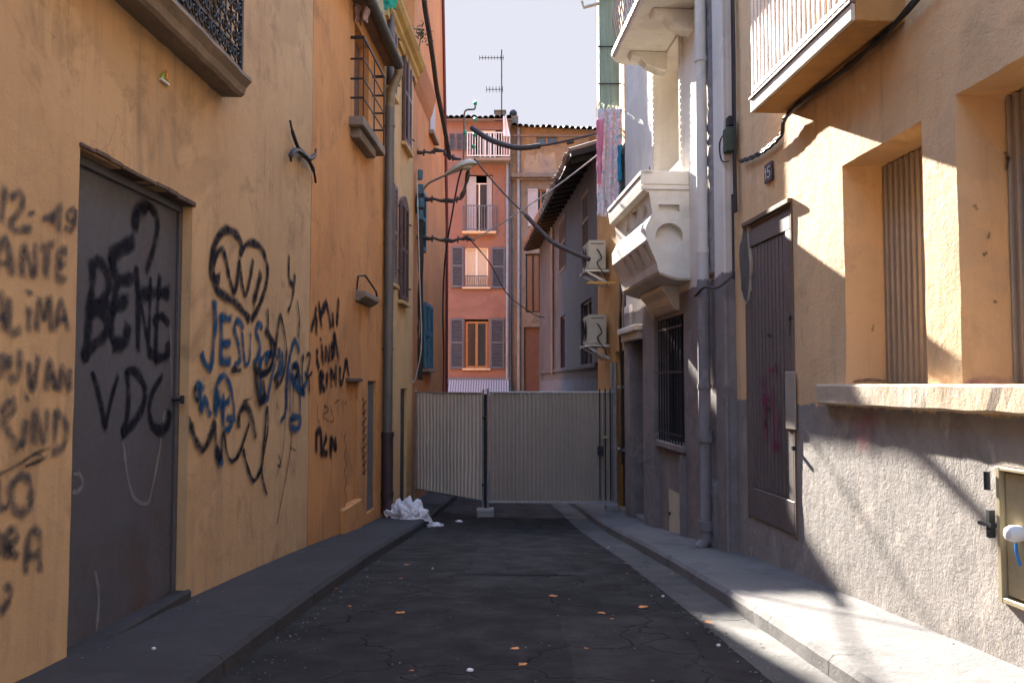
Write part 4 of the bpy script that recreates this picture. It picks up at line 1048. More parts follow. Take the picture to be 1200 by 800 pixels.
# upper balcony of H
b2n, b2f, z2 = 9.9, 12.15, 6.2
def out2(off=0, n=6):
    D_ = .66+off; r = .25; pts = [(b2n, -.02), (b2n, D_)]
    pts += [(b2f+off-r+r*math.sin(math.pi/2*i/n), D_-r+r*math.cos(math.pi/2*i/n)) for i in range(n+1)]
    pts += [(b2f+off, -.02)]; return pts
def slab(pts, z0, z1):
    mb = MB(); n = len(pts); mb.add([RH.P(u, d, z0) for u, d in pts]+[RH.P(u, d, z1) for u, d in pts],
        [tuple(range(n)), tuple(range(2*n-1, n-1, -1))]+[(i, (i+1) % n, n+(i+1) % n, n+i) for i in range(n)]); return mb
ub = slab(out2(), z2, z2+.14).build('upper_balcony', H_CR, H, bevel=.01)
mb = slab(out2(.03), z2+.06, z2+.11); mb.build('edge_moulding', WHITEP, ub)
mb = MB(); pts = out2(-.04)
for i in range(len(pts)-1):
    a_, b_ = Vector((*pts[i],0)), Vector((*pts[i+1],0)); ln = (b_-a_).length
    for k in range(max(1, int(ln/.11))):
        q = a_.lerp(b_, k/max(1,int(ln/.11))); mb.tube([RH.P(q.x,q.y,z2+.14), RH.P(q.x,q.y+.06,z2+.55), RH.P(q.x,q.y,z2+1.05)], .009, 5)
    for z in (z2+.2, z2+1.05): mb.tube([RH.P(a_.x,a_.y,z), RH.P(b_.x,b_.y,z)], .014, 6)
mb.build('railing', simple('brown_grey_rail', (.20,.16,.15), .6), ub)
mb = MB()
for k, u in enumerate((b2n+.35, b2f-.55)):
    mb.prism(RH, [(-.02,z2-.001),(.5,z2-.001),(.47,z2-.07),(.34,z2-.10),(.26,z2-.19),(.10,z2-.26),(-.02,z2-.28)], u, u+.22)
each(mb, 14, 'corbel', H_CR, ub, bevel=.015)
# house J (orange over bare render)
J = thing('orange_corner_house', R.P(4.5, -3, zs(4)), 'orange house with deep windows, long sill and bare render base, nearest on the right', 'building')
w1h = (R.px(1082,300)[0], R.px(988,320)[0], 1.6, 3.28, .36)
w2h = (3.55, R.px(1122,300)[0], 1.6, 3.32, .36)
mb0 = R.px(1171, 625)[0]
jd0, jd1 = R.px(929, 430)[0], R.px(876, 430)[0]
jdz0, jdz1 = R.px(902, 615)[1], R.px(902, 252)[1]
mh = (3.7, mb0, R.px(1178, 706)[1], R.px(1172, 546)[1], .05)
wallgrid(R, -5, YJ+.05, -1.6, 10, [w1h, w2h, mh, (5.8, 7.0, 4.25, 6.4, .3, True), (jd0, jd1, jdz0, jdz1, .05, True)], step=.09, amp=.022, depth=5).build('wall', J_W, J)
for h in (w1h, w2h):     # ribbed folding metal shutters set deep in the opening
    mb = MB(); p = .075; u = h[0]
    prev = None; pts = []
    while u < h[1]-.001:
        for du, dd_ in ((0,0),(.018,.03),(.04,.03),(.058,0)):
            if u+du < h[1]: pts.append((u+du, -.345+dd_+.002*math.sin(u*9)))
        u += p
    b = len(mb.v)
    for (uu, dq) in pts: mb.v += [R.P(uu, dq, h[2]+.01), R.P(uu, dq, h[3]-.01)]
    mb.f += [(2*i, 2*i+2, 2*i+3, 2*i+1) for i in range(len(pts)-1)]
    f_ = mb.build('shutter', JPER, J, recalc=False)
    MB().box(R, h[0], h[1], -.44, -.36, h[2]-.02, h[3]+.02).build('shutter_backing', JPER, f_)
# long sill
su0 = 3.0; su1 = R.px(957, 460, .07)[0]
mb = MB(); n = 46
for i in range(n):
    pa = []
    for u in (su0+(su1-su0)*i/n, su0+(su1-su0)*(i+1)/n):
        r1 = noise.noise(Vector((u*4,1,0)))*.008; r2 = noise.noise(Vector((u*6,7,0)))*.008
        pa += [R.P(u, d, z) for d, z in ((-.36,1.595),(.065+r1,1.60+r2*.5),(.075+r1,1.585+r2*.5),(.07+r2,1.455+r1),(.055+r2,1.44+r1),(-.03,1.435))]
    fs = [(q, q+1, q+7, q+6) for q in range(5)]
    if i == 0: fs.append((5,4,3,2,1,0))
    if i == n-1: fs.append((6,7,8,9,10,11))
    mb.add(pa, fs)
mb.build('sill', SILL, J)
# door shutter
mb = MB(); mb.box(R, jd0+.003, jd1-.003, -.048, -.02, jdz0+.003, jdz1-.003)
jd = mb.build('door', JDOOR, J, bevel=.006)
mb = MB(); fw = .12
mb.box(R, jd0+.006, jd0+fw, -.019, .003, jdz0+.3, jdz1-.22); mb.box(R, jd1-fw, jd1-.006, -.019, .003, jdz0+.3, jdz1-.22); mb.box(R, jd0+.006, jd1-.006, -.019, .004, jdz1-.22, jdz1-.05); mb.box(R, jd0+.006, jd1-.006, -.019, .004, jdz0+.01, jdz0+.3)
k = jd0+fw+.02
while k < jd1-fw-.05: mb.box(R, k, k+.075, -.019, -.010, jdz0+.31, jdz1-.23); k += .092
mb.build('door_panel', JDOOR, jd, bevel=.004)
mb = MB(); mb.box(R, jd0-.03, jd1+.03, -.02, .035, jdz1+.005, jdz1+.05); mb.box(R, jd0-.03, jd0-.004, -.02, .006, jdz0-.02, jdz1); mb.box(R, jd1+.004, jd1+.03, -.02, .006, jdz0-.02, jdz1); mb.build('door_lintel', simple('lintel_brown', (.2,.13,.08), .8), J, bevel=.005)
hu3 = R.px(919, 470, .07)[0]; z0_, z1_ = R.px(919, 503, .07)[1], R.px(919, 435, .07)[1]
MB().box(R, hu3-.11, hu3+.12, .004, .016, z0_, z1_).build('letter_flap', simple('beige_flap', (.40,.35,.29), .6), jd, bevel=.006)
MB().tube([R.P(hu3-.05,.0,z0_-.16), R.P(hu3-.05,.03,z0_-.16)], .02, 10).build('lock', IRON, jd)
strokes('graffiti', R, [([(895,440),(897,520)],4),([(905,450),(906,530)],3),([(911,480),(912,528)],4),([(893,470),(903,465)],4),([(900,435),(908,432)],3),([(905,520),(915,525)],5),([(894,440),(893,455)],3)], SPP, jd, d=.0065, label='magenta spray runs on the grey door')
strokes('graffiti', R, [([(898,478),(903,480)],3),([(899,392),(904,394)],2),([(926,368),(925,395)],2),([(909,425),(911,440)],2),([(924,374),(929,372)],2),([(897,500),(896,490)],3)], SPT, jd, d=.008, label='small dark smudges on the grey door')
strokes('graffiti', R, [([(1000,498),(1022,500)],10),([(1005,515),(1018,520)],12),([(1012,488),(1030,492)],8)], SPPI, J, d=.006, label='faint pink spray haze under the long sill')
# black smudge on reveal of near window, exposed stones at far edge
patch(R, 873, 310, .34, .80, .010, EDGEP, J, seed=2); patch(R, 872, 310, .27, .72, .016, BARE, J, name='exposed_stones', seed=2)
# scuffs on the deep window jambs
FJ2 = Front(w2h[1]-.012); FJ1 = Front(w1h[1]-.012)
strokes('scuff', FJ2, [([(1178,178),(1181,186),(1179,200)],1.2),([(1180,184),(1184,187)],1.5),([(1142,240),(1145,246)],1.2),([(1160,272),(1158,280)],.8),([(1152,299),(1157,296)],.8),([(1165,352),(1168,355)],1)], SPT, J, label='few dark scuff marks on the jamb of the nearer window')
strokes('scuff', FJ2, [([(1130,452),(1150,444),(1178,447),(1185,444)],3),([(1135,446),(1160,450)],3)], SPPI, J, label='reddish smear at the foot of the nearer window jamb')
strokes('scuff', FJ1, [([(1024,380),(1022,388)],.8),([(1000,447),(1020,445),(1038,447)],1.2)], SPT, J, label='dark scuff marks on the jamb of the farther window')
# number plate
nu_, nz_2 = R.px(900.5, 202, .01)
pl = thing('house_number_plate', R.P(nu_, 0, nz_2-.1), 'small dark blue enamel plate reading 15 beside the balcony shadow', 'number plate')
MB().box(R, nu_-.10, nu_+.10, .001, .014, nz_2-.09, nz_2+.09).build('plate', PLATE, pl, bevel=.004)
mb = MB(); dq0, dq1 = .0145, .018
def seg(ua, za, ub, zb_, w=.011):
    a_, b_ = Vector((ua, za)), Vector((ub, zb_)); t = (b_-a_).normalized(); n_ = Vector((-t.y, t.x))*w/2
    mb.plate(R, [(q.x, q.y) for q in (a_+n_-t*w/2, b_+n_+t*w/2, b_-n_+t*w/2, a_-n_-t*w/2)], dq0, dq1)
s_ = lambda a: nu_-a          # reading direction on this side runs towards the camera
seg(s_(-.055), nz_2+.045, s_(-.055), nz_2-.05); seg(s_(-.055), nz_2+.045, s_(-.075), nz_2+.02)
seg(s_(.055), nz_2+.048, s_(-.005), nz_2+.048); seg(s_(-.005), nz_2+.048, s_(-.005), nz_2+.005); seg(s_(-.005), nz_2+.008, s_(.045), nz_2+.003); seg(s_(.045), nz_2+.003, s_(.052), nz_2-.035); seg(s_(.052), nz_2-.035, s_(.02), nz_2-.052); seg(s_(.02), nz_2-.052, s_(-.01), nz_2-.042)
mb.build('digits', WHITEP, pl)
# meter cupboard
mt = thing('meter_cupboard', R.P(4.3, 0, .3), 'beige metal meter cupboard set in the bare wall at the right edge', 'cupboard')
MB().box(R, mh[0]+.01, mh[1]-.045, -.035, -.01, mh[2]+.04, mh[3]-.03).build('door', METERB, mt, bevel=.006)
mb = MB(); mb.box(R, mh[1]-.034, mh[1]-.003, -.05, .015, mh[2], mh[3]); mb.box(R, mh[0], mh[1]-.034, -.05, .014, mh[3]-.022, mh[3]-.002); mb.box(R, mh[0], mh[1]-.034, -.05, .014, mh[2]+.002, mh[2]+.03); mb.build('frame', METERB, mt, bevel=.003)
MB().box(R, mh[0], mh[1]-.002, -.052, -.045, mh[2], mh[3]).build('recess', IRON, mt)
mu, mz = R.px(1188, 625, .04)
mb = MB(); mb.tube([R.P(mu,-.01,mz), R.P(mu,.02,mz), R.P(mu,.05,mz), R.P(mu,.075,mz), R.P(mu,.085,mz)], [.036,.044,.044,.034,.014], 16); mb.ball(R.P(mu+.025,.04,mz), .022, 10)
mb.build('knob', WHITEP, mt, smooth=True)
MB().tube(catmull([R.P(mu,.03,mz-.05), R.P(mu-.01,.035,mz-.10), R.P(mu-.03,.03,mz-.16)], 5), .008, 6).build('blue_wire', BLUEC, mt)
mb = MB(); mb.box(R, mh[1]+.01, mh[1]+.13, .001, .04, mz+.0, mz+.02); mb.box(R, mh[1]+.03, mh[1]+.06, .001, .035, mz-.06, mz+.09); mb.tube([R.P(mh[1]+.05,.03,mz+.2), R.P(mh[1]+.05,.03,mz+.3)], .018, 8)
tag(mb.build('wall_hook', IRON), 'small rusty iron catch fixed beside the meter cupboard', 'bracket')
# balcony of J
by0, by1, bz, bd = 5.55, 7.48, 4.0, .36
mb = MB(); mb.box(R, by0, by1, -.02, bd-.03, bz+.0, bz+.20); bj = mb.build('balcony_slab', BALCU, J, bevel=.006)
mb = MB(); mb.box(R, by0-.006, by1+.006, bd-.029, bd+.0, bz-.004, bz+.115); mb.build('slab_edge', BALCW, bj, bevel=.006)
mb = MB(); mb.box(R, by0-.008, by1+.008, bd-.03, bd+.012, bz+.117, bz+.135); mb.build('edge_angle', simple('rusty_angle', (.16,.09,.07), .7), bj)
mb = MB(); nb = 22
for i in range(nb+1):
    u = by0+.02+(by1-by0-.04)*i/nb; mb.box(R, u-.008, u+.008, bd-.028, bd-.012, bz+.135, bz+1.2)
for z in (bz+.19, bz+1.2): mb.box(R, by0+.01, by1-.01, bd-.032, bd-.008, z-.015, z+.015)
for u in (by0+.02, by1-.02):
    mb.box(R, u-.01, u+.01, 0, bd-.02, bz+1.18, bz+1.21); mb.box(R, u-.01, u+.01, 0, bd-.02, bz+.18, bz+.2)
    for k in range(3): mb.box(R, u-.008, u+.008, .06+k*.09, .076+k*.09, bz+.2, bz+1.2)
mb.build('railing', WHITEP, bj)
# cable bundle along balcony underside and down to junction
bp = [R.P(4.6,.05,bz+.20), R.P(5.4,.05,bz+.0), R.P(6.2,.06,bz-.06), R.P(7.1,.06,bz-.04), R.P(7.48,.045,bz-.06)]+[R.P(R.px(x_,y_,.03)[0],.03,R.px(x_,y_,.03)[1]) for x_,y_ in ((917,158),(905,171),(891,181),(878,187),(868,190))]
mb = MB()
for k in range(4):
    o_ = Vector((0, 0, 0)); mb.tube([p+Vector((-.012*(k%2), .0, .018*(k//2)+.006*math.sin(i*2+k))) for i, p in enumerate(catmull(bp, 6))], .011, 6)
tag(mb.build('balcony_cable', CABLE, smooth=True), 'black cable bundle running under the orange house balcony', 'cable')
mb = MB(); uu = YJ-.12
for k in range(4): mb.tube([R.P(uu-.03*k+.01*math.sin(z*3+k), .03+.015*(k%2), z) for z in (9, 7.5, 6, 5, 4.2, 3.9-.1*k, 3.4)], .010, 6)
mb.tube([R.P(uu,.05,z) for z in (3.6, 3.0, 2.7)], .014, 6)
mb.tube(catmull([R.P(uu,.05,2.75), R.P(uu+.05,.2,2.62), R.P(uu+.4,.24,2.66), R.P(uu+.75,.25,2.60)], 6), .014, 6)
tag(mb.build('vertical_cables', CABLEB), 'thin cables running up the joint between orange and cream houses', 'cables')
jb = thing('junction_box', R.P(uu, .05, 3.8), 'green junction box with looped wires on the wall joint', 'junction box')
jz = R.px(868, 160)[1]
MB().box(R, uu-.06, uu+.09, .03, .12, jz-.13, jz+.13).build('box', simple('green_grey_box', (.04,.075,.05), .5), jb, bevel=.01)
MB().box(R, uu-.05, uu+.05, .03, .10, jz+.14, jz+.25).build('cap', IRON, jb, bevel=.01)
MB().tube(catmull([R.P(uu+.08,.1,jz+.1), R.P(uu+.2,.12,jz+.02), R.P(uu+.14,.12,jz-.18), R.P(uu+.03,.08,jz-.22)], 6), .008, 6).build('wire_loop', CABLE, jb)

# ================================================================== BARRIER
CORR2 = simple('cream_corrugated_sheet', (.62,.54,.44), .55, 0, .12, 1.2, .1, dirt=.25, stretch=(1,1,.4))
def barrier(p0, p1, zb, zt, label, ribs, mat=CORR):
    p0, p1 = Vector(p0), Vector(p1); t = (p1-p0); ln = t.length; t.normalize(); n_ = Vector((t.y, -t.x, 0))
    r = thing('site_barrier', (*((p0+p1)/2).xy, zr(p0.y)), label, 'barrier', 'corrugated barrier panels closing the alley')
    class Fr:
        def P(s, u, d, z): q = p0+t*u+n_*d; return Vector((q.x, q.y, z))
    fr = Fr(); mb = MB(); pts = []; pitch = ln/ribs; u = .03
    for i in range(ribs):
        for du, d in ((0,-.012),(.30,-.012),(.42,.014),(.80,.014),(.92,-.012)):
            q = u+(i+du)*(ln-.06)/ribs; pts.append((q, d))
    pts.append((ln-.03, -.012))
    nz = 14
    for (q, d) in pts:
        for j in range(nz+1):
            z = zb+.03+(zt-zb-.06)*j/nz
            mb.v.append(fr.P(q, d+.018*noise.noise(Vector((q*1.5, z*1.2, 4+ribs)))+.006*noise.noise(Vector((q*5, z*4, 1))), z))
    for i in range(len(pts)-1):
        for j in range(nz): a = i*(nz+1)+j; mb.f.append((a, a+nz+1, a+nz+2, a+1))
    mb.build('corrugated_sheet', mat, r, recalc=False)
    mb = MB()
    for z in (zb+.015, zt-.015): mb.box(fr, 0, ln, -.022, .022, z-.016, z+.016)
    mb.build('rail', GALV, r, bevel=.004)
    for q in (0, ln): MB().tube([fr.P(q,0,zr(p0.y+t.y*q)+.02), fr.P(q,0,zt+.05)], .022, 8).build('post', GALV, r)
    return r
def gp(x, Y): return ((x-600)/1000.0*Y, Y, 0)
b0 = gp(486, 17.4); b1 = gp(566.5, 15.55)
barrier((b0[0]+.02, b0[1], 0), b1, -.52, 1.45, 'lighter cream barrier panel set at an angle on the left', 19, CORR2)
b2 = gp(572, 15.4); b3 = gp(719, 15.35)
barrier(b2, b3, -.52, 1.47, 'darker grey-beige barrier panel facing straight down the alley', 30)
mb = MB(); jx = (b1[0]+b2[0])/2
mb.tube([(jx-.06,15.47,1.0),(jx+.06,15.47,1.0)], .02, 8); mb.tube([(jx-.07,15.45,-.2),(jx+.07,15.45,-.2)], .02, 8)
mb.tube([(jx,15.5,zr(15.5)),(jx,15.5,1.42)], .028, 8)
tag(mb.build('barrier_clamp', IRON), 'dark coupling post joining the two barrier panels', 'clamp')
mb = MB(); mb.wbox((jx+.0,15.38,zr(15.4)+.075), (.30,.34,.14), .05, 0, .008); tag(mb.build('concrete_foot', BLOCK, bevel=.012), 'small concrete foot block under the barrier joint', 'foot block')
mb = MB(); mb.wbox((b3[0]-.06,15.3,zr(15.4)+.16), (.22,.25,.16), .1, 0, .008); tag(mb.build('concrete_foot', BLOCK, bevel=.012), 'pale foot block under the right barrier end', 'foot block')
# gate furniture on right panel end
lk = thing('gate_lock', (b3[0]-.22, 15.33, .5), 'dark bolt bars and padlock on the right barrier panel', 'lock')
mb = MB()
for dx in (-.26, -.16, -.07): mb.tube([(b3[0]+dx,15.31,-.45),(b3[0]+dx,15.31,1.52)], .012, 6)
mb.build('bar', IRON, lk)
mb = MB(); mb.wbox((b3[0]-.25,15.28,.42), (.10,.05,.16)); mb.build('padlock', IRON, lk, bevel=.01)
mb = MB(); mb.wbox((b3[0]-.17,15.27,.66), (.10,.04,.05)); mb.build('clasp', simple('brass_clasp', (.4,.35,.2), .5), lk, bevel=.006)

# ================================================================== AIR CONDITIONERS
def aircon(u, z, label, first=None):
    if first:
        o = first.copy(); COL.objects.link(o); o.location = first.location+(R.P(u,0,z)-R.P(first['u0'],0,first['z0']))
        o['label'] = label
        for ch in first.children:
            c = ch.copy(); COL.objects.link(c); c.parent = o
            for g_ in ch.children: e = g_.copy(); COL.objects.link(e); e.parent = c
        return o
    r = thing('air_conditioner', R.P(u, 0, z), label, 'air conditioner', 'air conditioners on the right-hand wall'); r['u0'] = u; r['z0'] = z
    cs = MB().box(R, u, u+.78, .06, .40, z, z+.58).build('casing', ACM, r, bevel=.02, seg=2)
    mb = MB(); c = (u+.48, z+.29)
    for q in (.22, .17, .12, .07): mb.tube([R.P(c[0]+q*math.cos(a_*math.pi/12), .412, c[1]+q*math.sin(a_*math.pi/12)) for a_ in range(25)], .006, 4)
    for a_ in range(6): mb.tube([R.P(c[0],.412,c[1]), R.P(c[0]+.22*math.cos(a_*math.pi/3), .412, c[1]+.22*math.sin(a_*math.pi/3))], .005, 4)
    mb.build('fan_grille', IRON, cs)
    mb = MB(); mb.box(R, u-.006, u-.001, .10, .36, z+.50, z+.515); mb.build('vent', IRON, cs)
    MB().tube(catmull([R.P(u-.01,.24,z+.40), R.P(u-.05,.20,z+.34), R.P(u-.06,.16,z+.22), R.P(u-.05,.24,z+.14), R.P(u-.05,.20,z+.04), R.P(u-.04,.10,z-.1), R.P(u-.03,.03,z-.3)], 5), .012, 6).build('coolant_pipe', CABLE, r)
    mb = MB()
    for q in (u-.05, u+.60):
        mb.box(R, q, q+.04, 0, .48, z-.04, z-.003); mb.prism(R, [(0,z-.30),(.02,z-.30),(.46,z-.05),(.42,z-.042),(0,z-.25)], q+.005, q+.03)
    mb.box(R, u-.1, u+.75, .40, .48, z-.055, z-.042); mb.box(R, u-.1, u+.75, .02, .12, z-.055, z-.042)
    mb.build('bracket', GALV, r); return r
a_u, a_z = 16.5, R.px(708, 311, .2)[1]
ac = aircon(a_u, a_z, 'upper air conditioner on bracket, under the hanging cloth')
aircon(a_u, R.px(707, 402, .2)[1], 'lower air conditioner, just above the barrier', ac)
mb = MB(); zt_ = R.px(715, 322, .3)[1]; mb.wbox(tuple(R.P(15.9,.25,zt_)), (.55,.05,.04)); tag(mb.build('timber_rod', TIMB), 'short yellow timber rod sticking out below upper air conditioner', 'rod')

# ================================================================== GREEN SLAT BLIND + CLOTH
gx0, gx1 = at(702, 60, 15.2), at(736, 60, 15.2)
gb_ = thing('green_blind', at(719, 125, 15.2), 'tall faded green slatted blind hanging from the ochre house', 'blind')
X0, X1 = gx0.x, R.X(15.2)-.03; zt_ = 9.6; zb_ = at(719, 126, 15.2).z
mb = MB(); n = 17
for i in range(n):
    xa = X0+(X1-X0)*i/n; xb = X0+(X1-X0)*(i+1.04)/n; yy = 15.2+.012*(i%2); lo = zb_+random.uniform(-.10,.10)
    mb.add([(xa,yy,lo),(xb,yy,lo+random.uniform(-.03,.03)),(xb,yy+.012,lo),(xa,yy+.012,lo),(xa,yy,zt_),(xb,yy,zt_),(xb,yy+.012,zt_),(xa,yy+.012,zt_)], [(0,1,2,3),(4,5,6,7),(0,1,5,4),(1,2,6,5),(2,3,7,6),(3,0,4,7)])
mb.build('slats', GREENS, gb_)
mb = MB()
for z in (at(719,99,15.2).z, 7.7, 8.6): mb.tube([(X0-.03,15.17,z),(X1+.03,15.17,z)], .012, 6)
mb.build('cord', CABLE, gb_)
mb = MB()
for i in range(60):
    x = random.uniform(X0-.03, X1-.1); z = zb_+random.uniform(-.05,.1); mb.tube([(x,15.16,z),(x+random.uniform(-.05,.05),15.14,z-random.uniform(.05,.2))], .006, 4)
mb.build('frayed_ends', GREENS, gb_)
def drape(name, xt0, xt1, yt, xb0, xb1, yb, Y, mat, label, cat, folds=3, amp=.05, nx=26, nz=26, ragged=.05):
    a_, b_ = at(xt0, yt, Y), at(xt1, yt, Y); c_, d_ = at(xb0, yb, Y), at(xb1, yb, Y); mb = MB()
    for j in range(nz+1):
        t = j/nz
        for i in range(nx+1):
            s = i/nx; p = a_.lerp(b_, s).lerp(c_.lerp(d_, s), t)
            p.y += amp*math.sin(s*folds*2*math.pi+t*1.5)*(.4+.6*t)+.03*noise.noise(Vector((s*3,t*5,2)))
            p.x += .03*noise.noise(Vector((s*2+5,t*6,7))); 
            if j == nz: p.z += ragged*noise.noise(Vector((s*8,0,3)))*2
            mb.v.append(p)
    for j in range(nz):
        for i in range(nx): q = j*(nx+1)+i; mb.f.append((q,q+1,q+nx+2,q+nx+1))
    o = mb.build(name, mat, smooth=True); m = o.modifiers.new('thickness', 'SOLIDIFY'); m.thickness = .008
    return tag(o, label, cat)
drape('hanging_cloth', 701, 729, 128, 700, 727, 254, 15.05, CLOTH1, 'long floral cloth hanging below the green blind', 'cloth')
drape('hanging_cloth', 699, 708, 140, 700, 704, 215, 14.95, PINKC, 'narrow pink cloth strip hanging at the left edge of the floral cloth', 'cloth', folds=1)
drape('hanging_cloth', 724, 729, 170, 724, 730, 212, 14.97, simple('teal_cloth', (.02,.25,.38), .9), 'small teal cloth strip at the right edge of the floral cloth', 'cloth', folds=1)
shutter(R, 14.55, 15.05, R.px(731,232,.02)[1]-1.0, R.px(731,232,.02)[1]+.9, .01, simple('dark_green_shutter', (.10,.14,.13), .6), I, th=.05)
# laundry on left gutter
drape('laundry', 410, 437, -25, 412, 430, 26, 11.7, CLOTH2, 'brown printed laundry hanging beside the dark gutter', 'laundry', folds=2)
drape('laundry', 446, 466, -25, 450, 464, 11, 13.6, GREENC, 'bright green cloth hanging over the drainpipe top', 'laundry', folds=1)

# ================================================================== STREET LAMP, BRACKETS AND CABLES
lampY = 17.6
sl = thing('street_lamp', at(490, 245, lampY), 'beige cobra-head street lamp reaching out from the left wall', 'street lamp')
hd_ = [at(521, 206, lampY), at(530, 201, lampY), at(541, 196, lampY), at(551, 193, lampY), at(559, 192, lampY)]
mb = MB(); prof_ = [.045, .10, .135, .12, .03]
ring_n = 14
for p, r_ in zip(hd_, prof_):
    for k in range(ring_n):
        a_ = 2*math.pi*k/ring_n; zz = math.sin(a_); mb.v.append(p+Vector((0.0, math.cos(a_)*r_*1.5, zz*r_*(.95 if zz > 0 else .35))))
for i in range(4):
    for k in range(ring_n): mb.f.append((i*ring_n+k, i*ring_n+(k+1)%ring_n, (i+1)*ring_n+(k+1)%ring_n, (i+1)*ring_n+k))
mb.f += [tuple(range(ring_n)), tuple(4*ring_n+k for k in range(ring_n))]
hdm = mb.build('lamp_head', LAMPB, sl, smooth=True)
mb = MB(); mb.ball((hd_[2]+hd_[3])/2+Vector((0,0,-.035)), .1, 12, (1.3,1,.5)); mb.build('lamp_glass', LAMPG, hdm, smooth=True)
MB().tube(catmull([at(490,232,lampY), at(500,217,lampY), at(510,211,lampY), at(523,205,lampY)], 5), .022, 8).build('arm', ZINC, sl, smooth=True)
MB().tube([at(489.5,250,lampY), at(490,228,lampY)], .04, 8).build('mounting', BLUEP, sl)
# cable brackets from the left wall
for i, (pts, lab) in enumerate((
    ([(484,177),(500,179),(515,176),(528,184),(540,187)], 'uppermost bundled cable bracket just above the street lamp'),
    ([(492,232),(510,234),(530,235),(541,230),(546,215),(549,200)], 'bent cable bracket curving up beneath the street lamp'),
    ([(494,278),(510,280),(530,282),(545,279),(556,282)], 'lowest straight cable bracket below the street lamp'))):
    th_ = [.045,.05,.045][i]
    P_ = catmull([at(x, y, lampY+.15) for x, y in pts], 5)
    P_[0] = Vector((L.X(lampY)-.02, P_[0].y, P_[0].z))
    mb = MB(); mb.tube([p+Vector((0, .02*math.sin(k), .012*math.sin(k*1.7))) for k, p in enumerate(P_)], [th_*(.8+.25*math.sin(k*.9)) for k in range(len(P_))], 7)
    for k in range(0, len(P_)-1, 4):
        p = P_[k]; mb.tube([p+Vector((0,0,-.07)), p+Vector((.01,0,.07))], .02, 6)
    tag(mb.build('cable_bracket', CABLEB, smooth=True), lab, 'cable bracket', 'cable brackets on the deep orange wall')
# blue box stack + cable mess at C/D limit
mb = MB(); bx = L.P(17.5, .1, 0)
for y, w_ in ((205,.05),(222,.07),(238,.09),(252,.07)):
    z = at(491, y, 17.5).z; mb.wbox((bx.x, 17.5, z), (w_*1.8, .12, .2), .2, 0, .01)
tag(mb.build('junction_box', BLUEP, bevel=.01), 'blue cable junction boxes stacked on the left wall behind the lamp arm', 'junction box')
mb = MB()
for k in range(7):
    pts = []
    for j in range(12):
        z = at(491, 225+j*20, 17.5).z
        pts.append(Vector((bx.x-.02+.012*k+.05*noise.noise(Vector((j*.7,k*3,0))), 17.45+.02*k, z)))
    mb.tube(pts, .014, 5)
tag(mb.build('wall_cables', CABLE), 'dark bundle of cables running down between yellow and orange houses', 'cables')
mb = MB(); mb.tube(catmull([at(489,212,17.2), at(490,260,17.2), at(492,330,17.2), at(494,400,17.2), at(490,430,17.2), at(484,448,17.2), at(479,430,17.2)], 6), .012, 6); tag(mb.build('loose_cable', CABLEW), 'pale loose cable looping down the left wall to the barrier', 'cable')
def cable(pts, r, mat, label, n=8, name='cable'):
    mb = MB(); mb.tube(catmull(pts, n), r, 7); return tag(mb.build(name, mat, smooth=True), label, 'cable')
cable([at(494,-60,13.0), at(497,0,13.8), at(503,40,14.6), at(508,75,15.2), at(512,105,15.8), at(519,140,16.5), at(527,186,lampY)], .045, CABLEB, 'thickest dark cable dropping from above to the cable bracket')
def cross(p, q, sag, r, mat, lab, sl_=None):
    P_ = catenary(p, q, sag, 20); o_ = cable(P_, r, mat, lab, 2)
    return o_
pA_ = at(553, 150, 17.4); pB_ = at(633, 171, 16.6); pC_ = at(745, 141, 15.2)
mb = MB(); P1 = catmull([pA_, at(575,164,17.1), at(605,173,16.8), pB_], 6); mb.tube(P1, .055, 8); P2 = catenary(pB_, pC_, .05, 8); mb.tube(P2, .022, 6)
mb.tube([at(665,168,16.3), at(672,166,16.2)], .035, 6)
tag(mb.build('sleeved_cable', CABLEB, smooth=True), 'thick sleeved cable sagging across the street above the lamp', 'cable')
mb = MB(); q0, q1, q2, q3 = at(556,186,17.5), at(616,252,16.9), at(655,288,16.5), at(691,304,16.2)
mb.tube([q0.lerp(q1, i/6)-Vector((0,0,.05*math.sin(math.pi*i/6))) for i in range(7)], .018, 6); mb.tube(catmull([q1, at(640,277,16.7), q2, q3], 6), .045, 8)
tag(mb.build('sleeved_cable', CABLEB, smooth=True), 'dark cable slanting down right from the lamp to the air conditioner', 'cable')
cable(catenary(at(553,282,17.7), at(740,148,15.0), .12, 14), .013, CABLEW, 'thin pale wire rising right across the street', 2)
cable([at(542,196,17.6), at(537,212,17.7), at(530,250,18), at(522,300,18.5), at(519,360,19), at(520,420,20), at(519,465,20)], .018, CABLE, 'thin dark cable hanging down the deep orange house corner')
cable([at(552,282,17.8), at(575,310,19), at(595,345,22), at(625,368,26), at(638,372,28)], .013, CABLE, 'thin wire drooping from lowest bracket toward the ochre house')
cable([at(742,142,15.1), at(752,120,14.2), at(766,72,12.6)], .014, CABLE, 'short stay wire rising to the upper cream balcony', 3)
cable([at(742,146,15.1), at(755,175,13.5), at(762,198,12.6)], .014, CABLE, 'short stay wire descending to the stucco balcony', 3)
# finial ornament with green glass insulators
fn = thing('insulator_stand', at(545, 190, 17.8), 'bent metal stand with green glass insulators above the lamp', 'insulators')
MB().tube(catmull([at(543,190,17.8), at(544,160,17.8), at(544,135,17.8), at(547,129,17.8), at(556,128,17.8), at(557,122,17.8)], 4), .02, 6).build('stand', ZINC, fn)
for x, y in ((557,121),(557,140),(556,158),(555,172),(545,155)):
    mb = MB(); c_ = at(x, y, 17.75); mb.ball(c_, .042, 8, (1,1,1.2)); mb.tube([c_-Vector((0,0,.09)), c_], .012, 5); mb.build('insulator', GGLASS, fn, smooth=True)
fn2 = at(523, 0, 17.8)
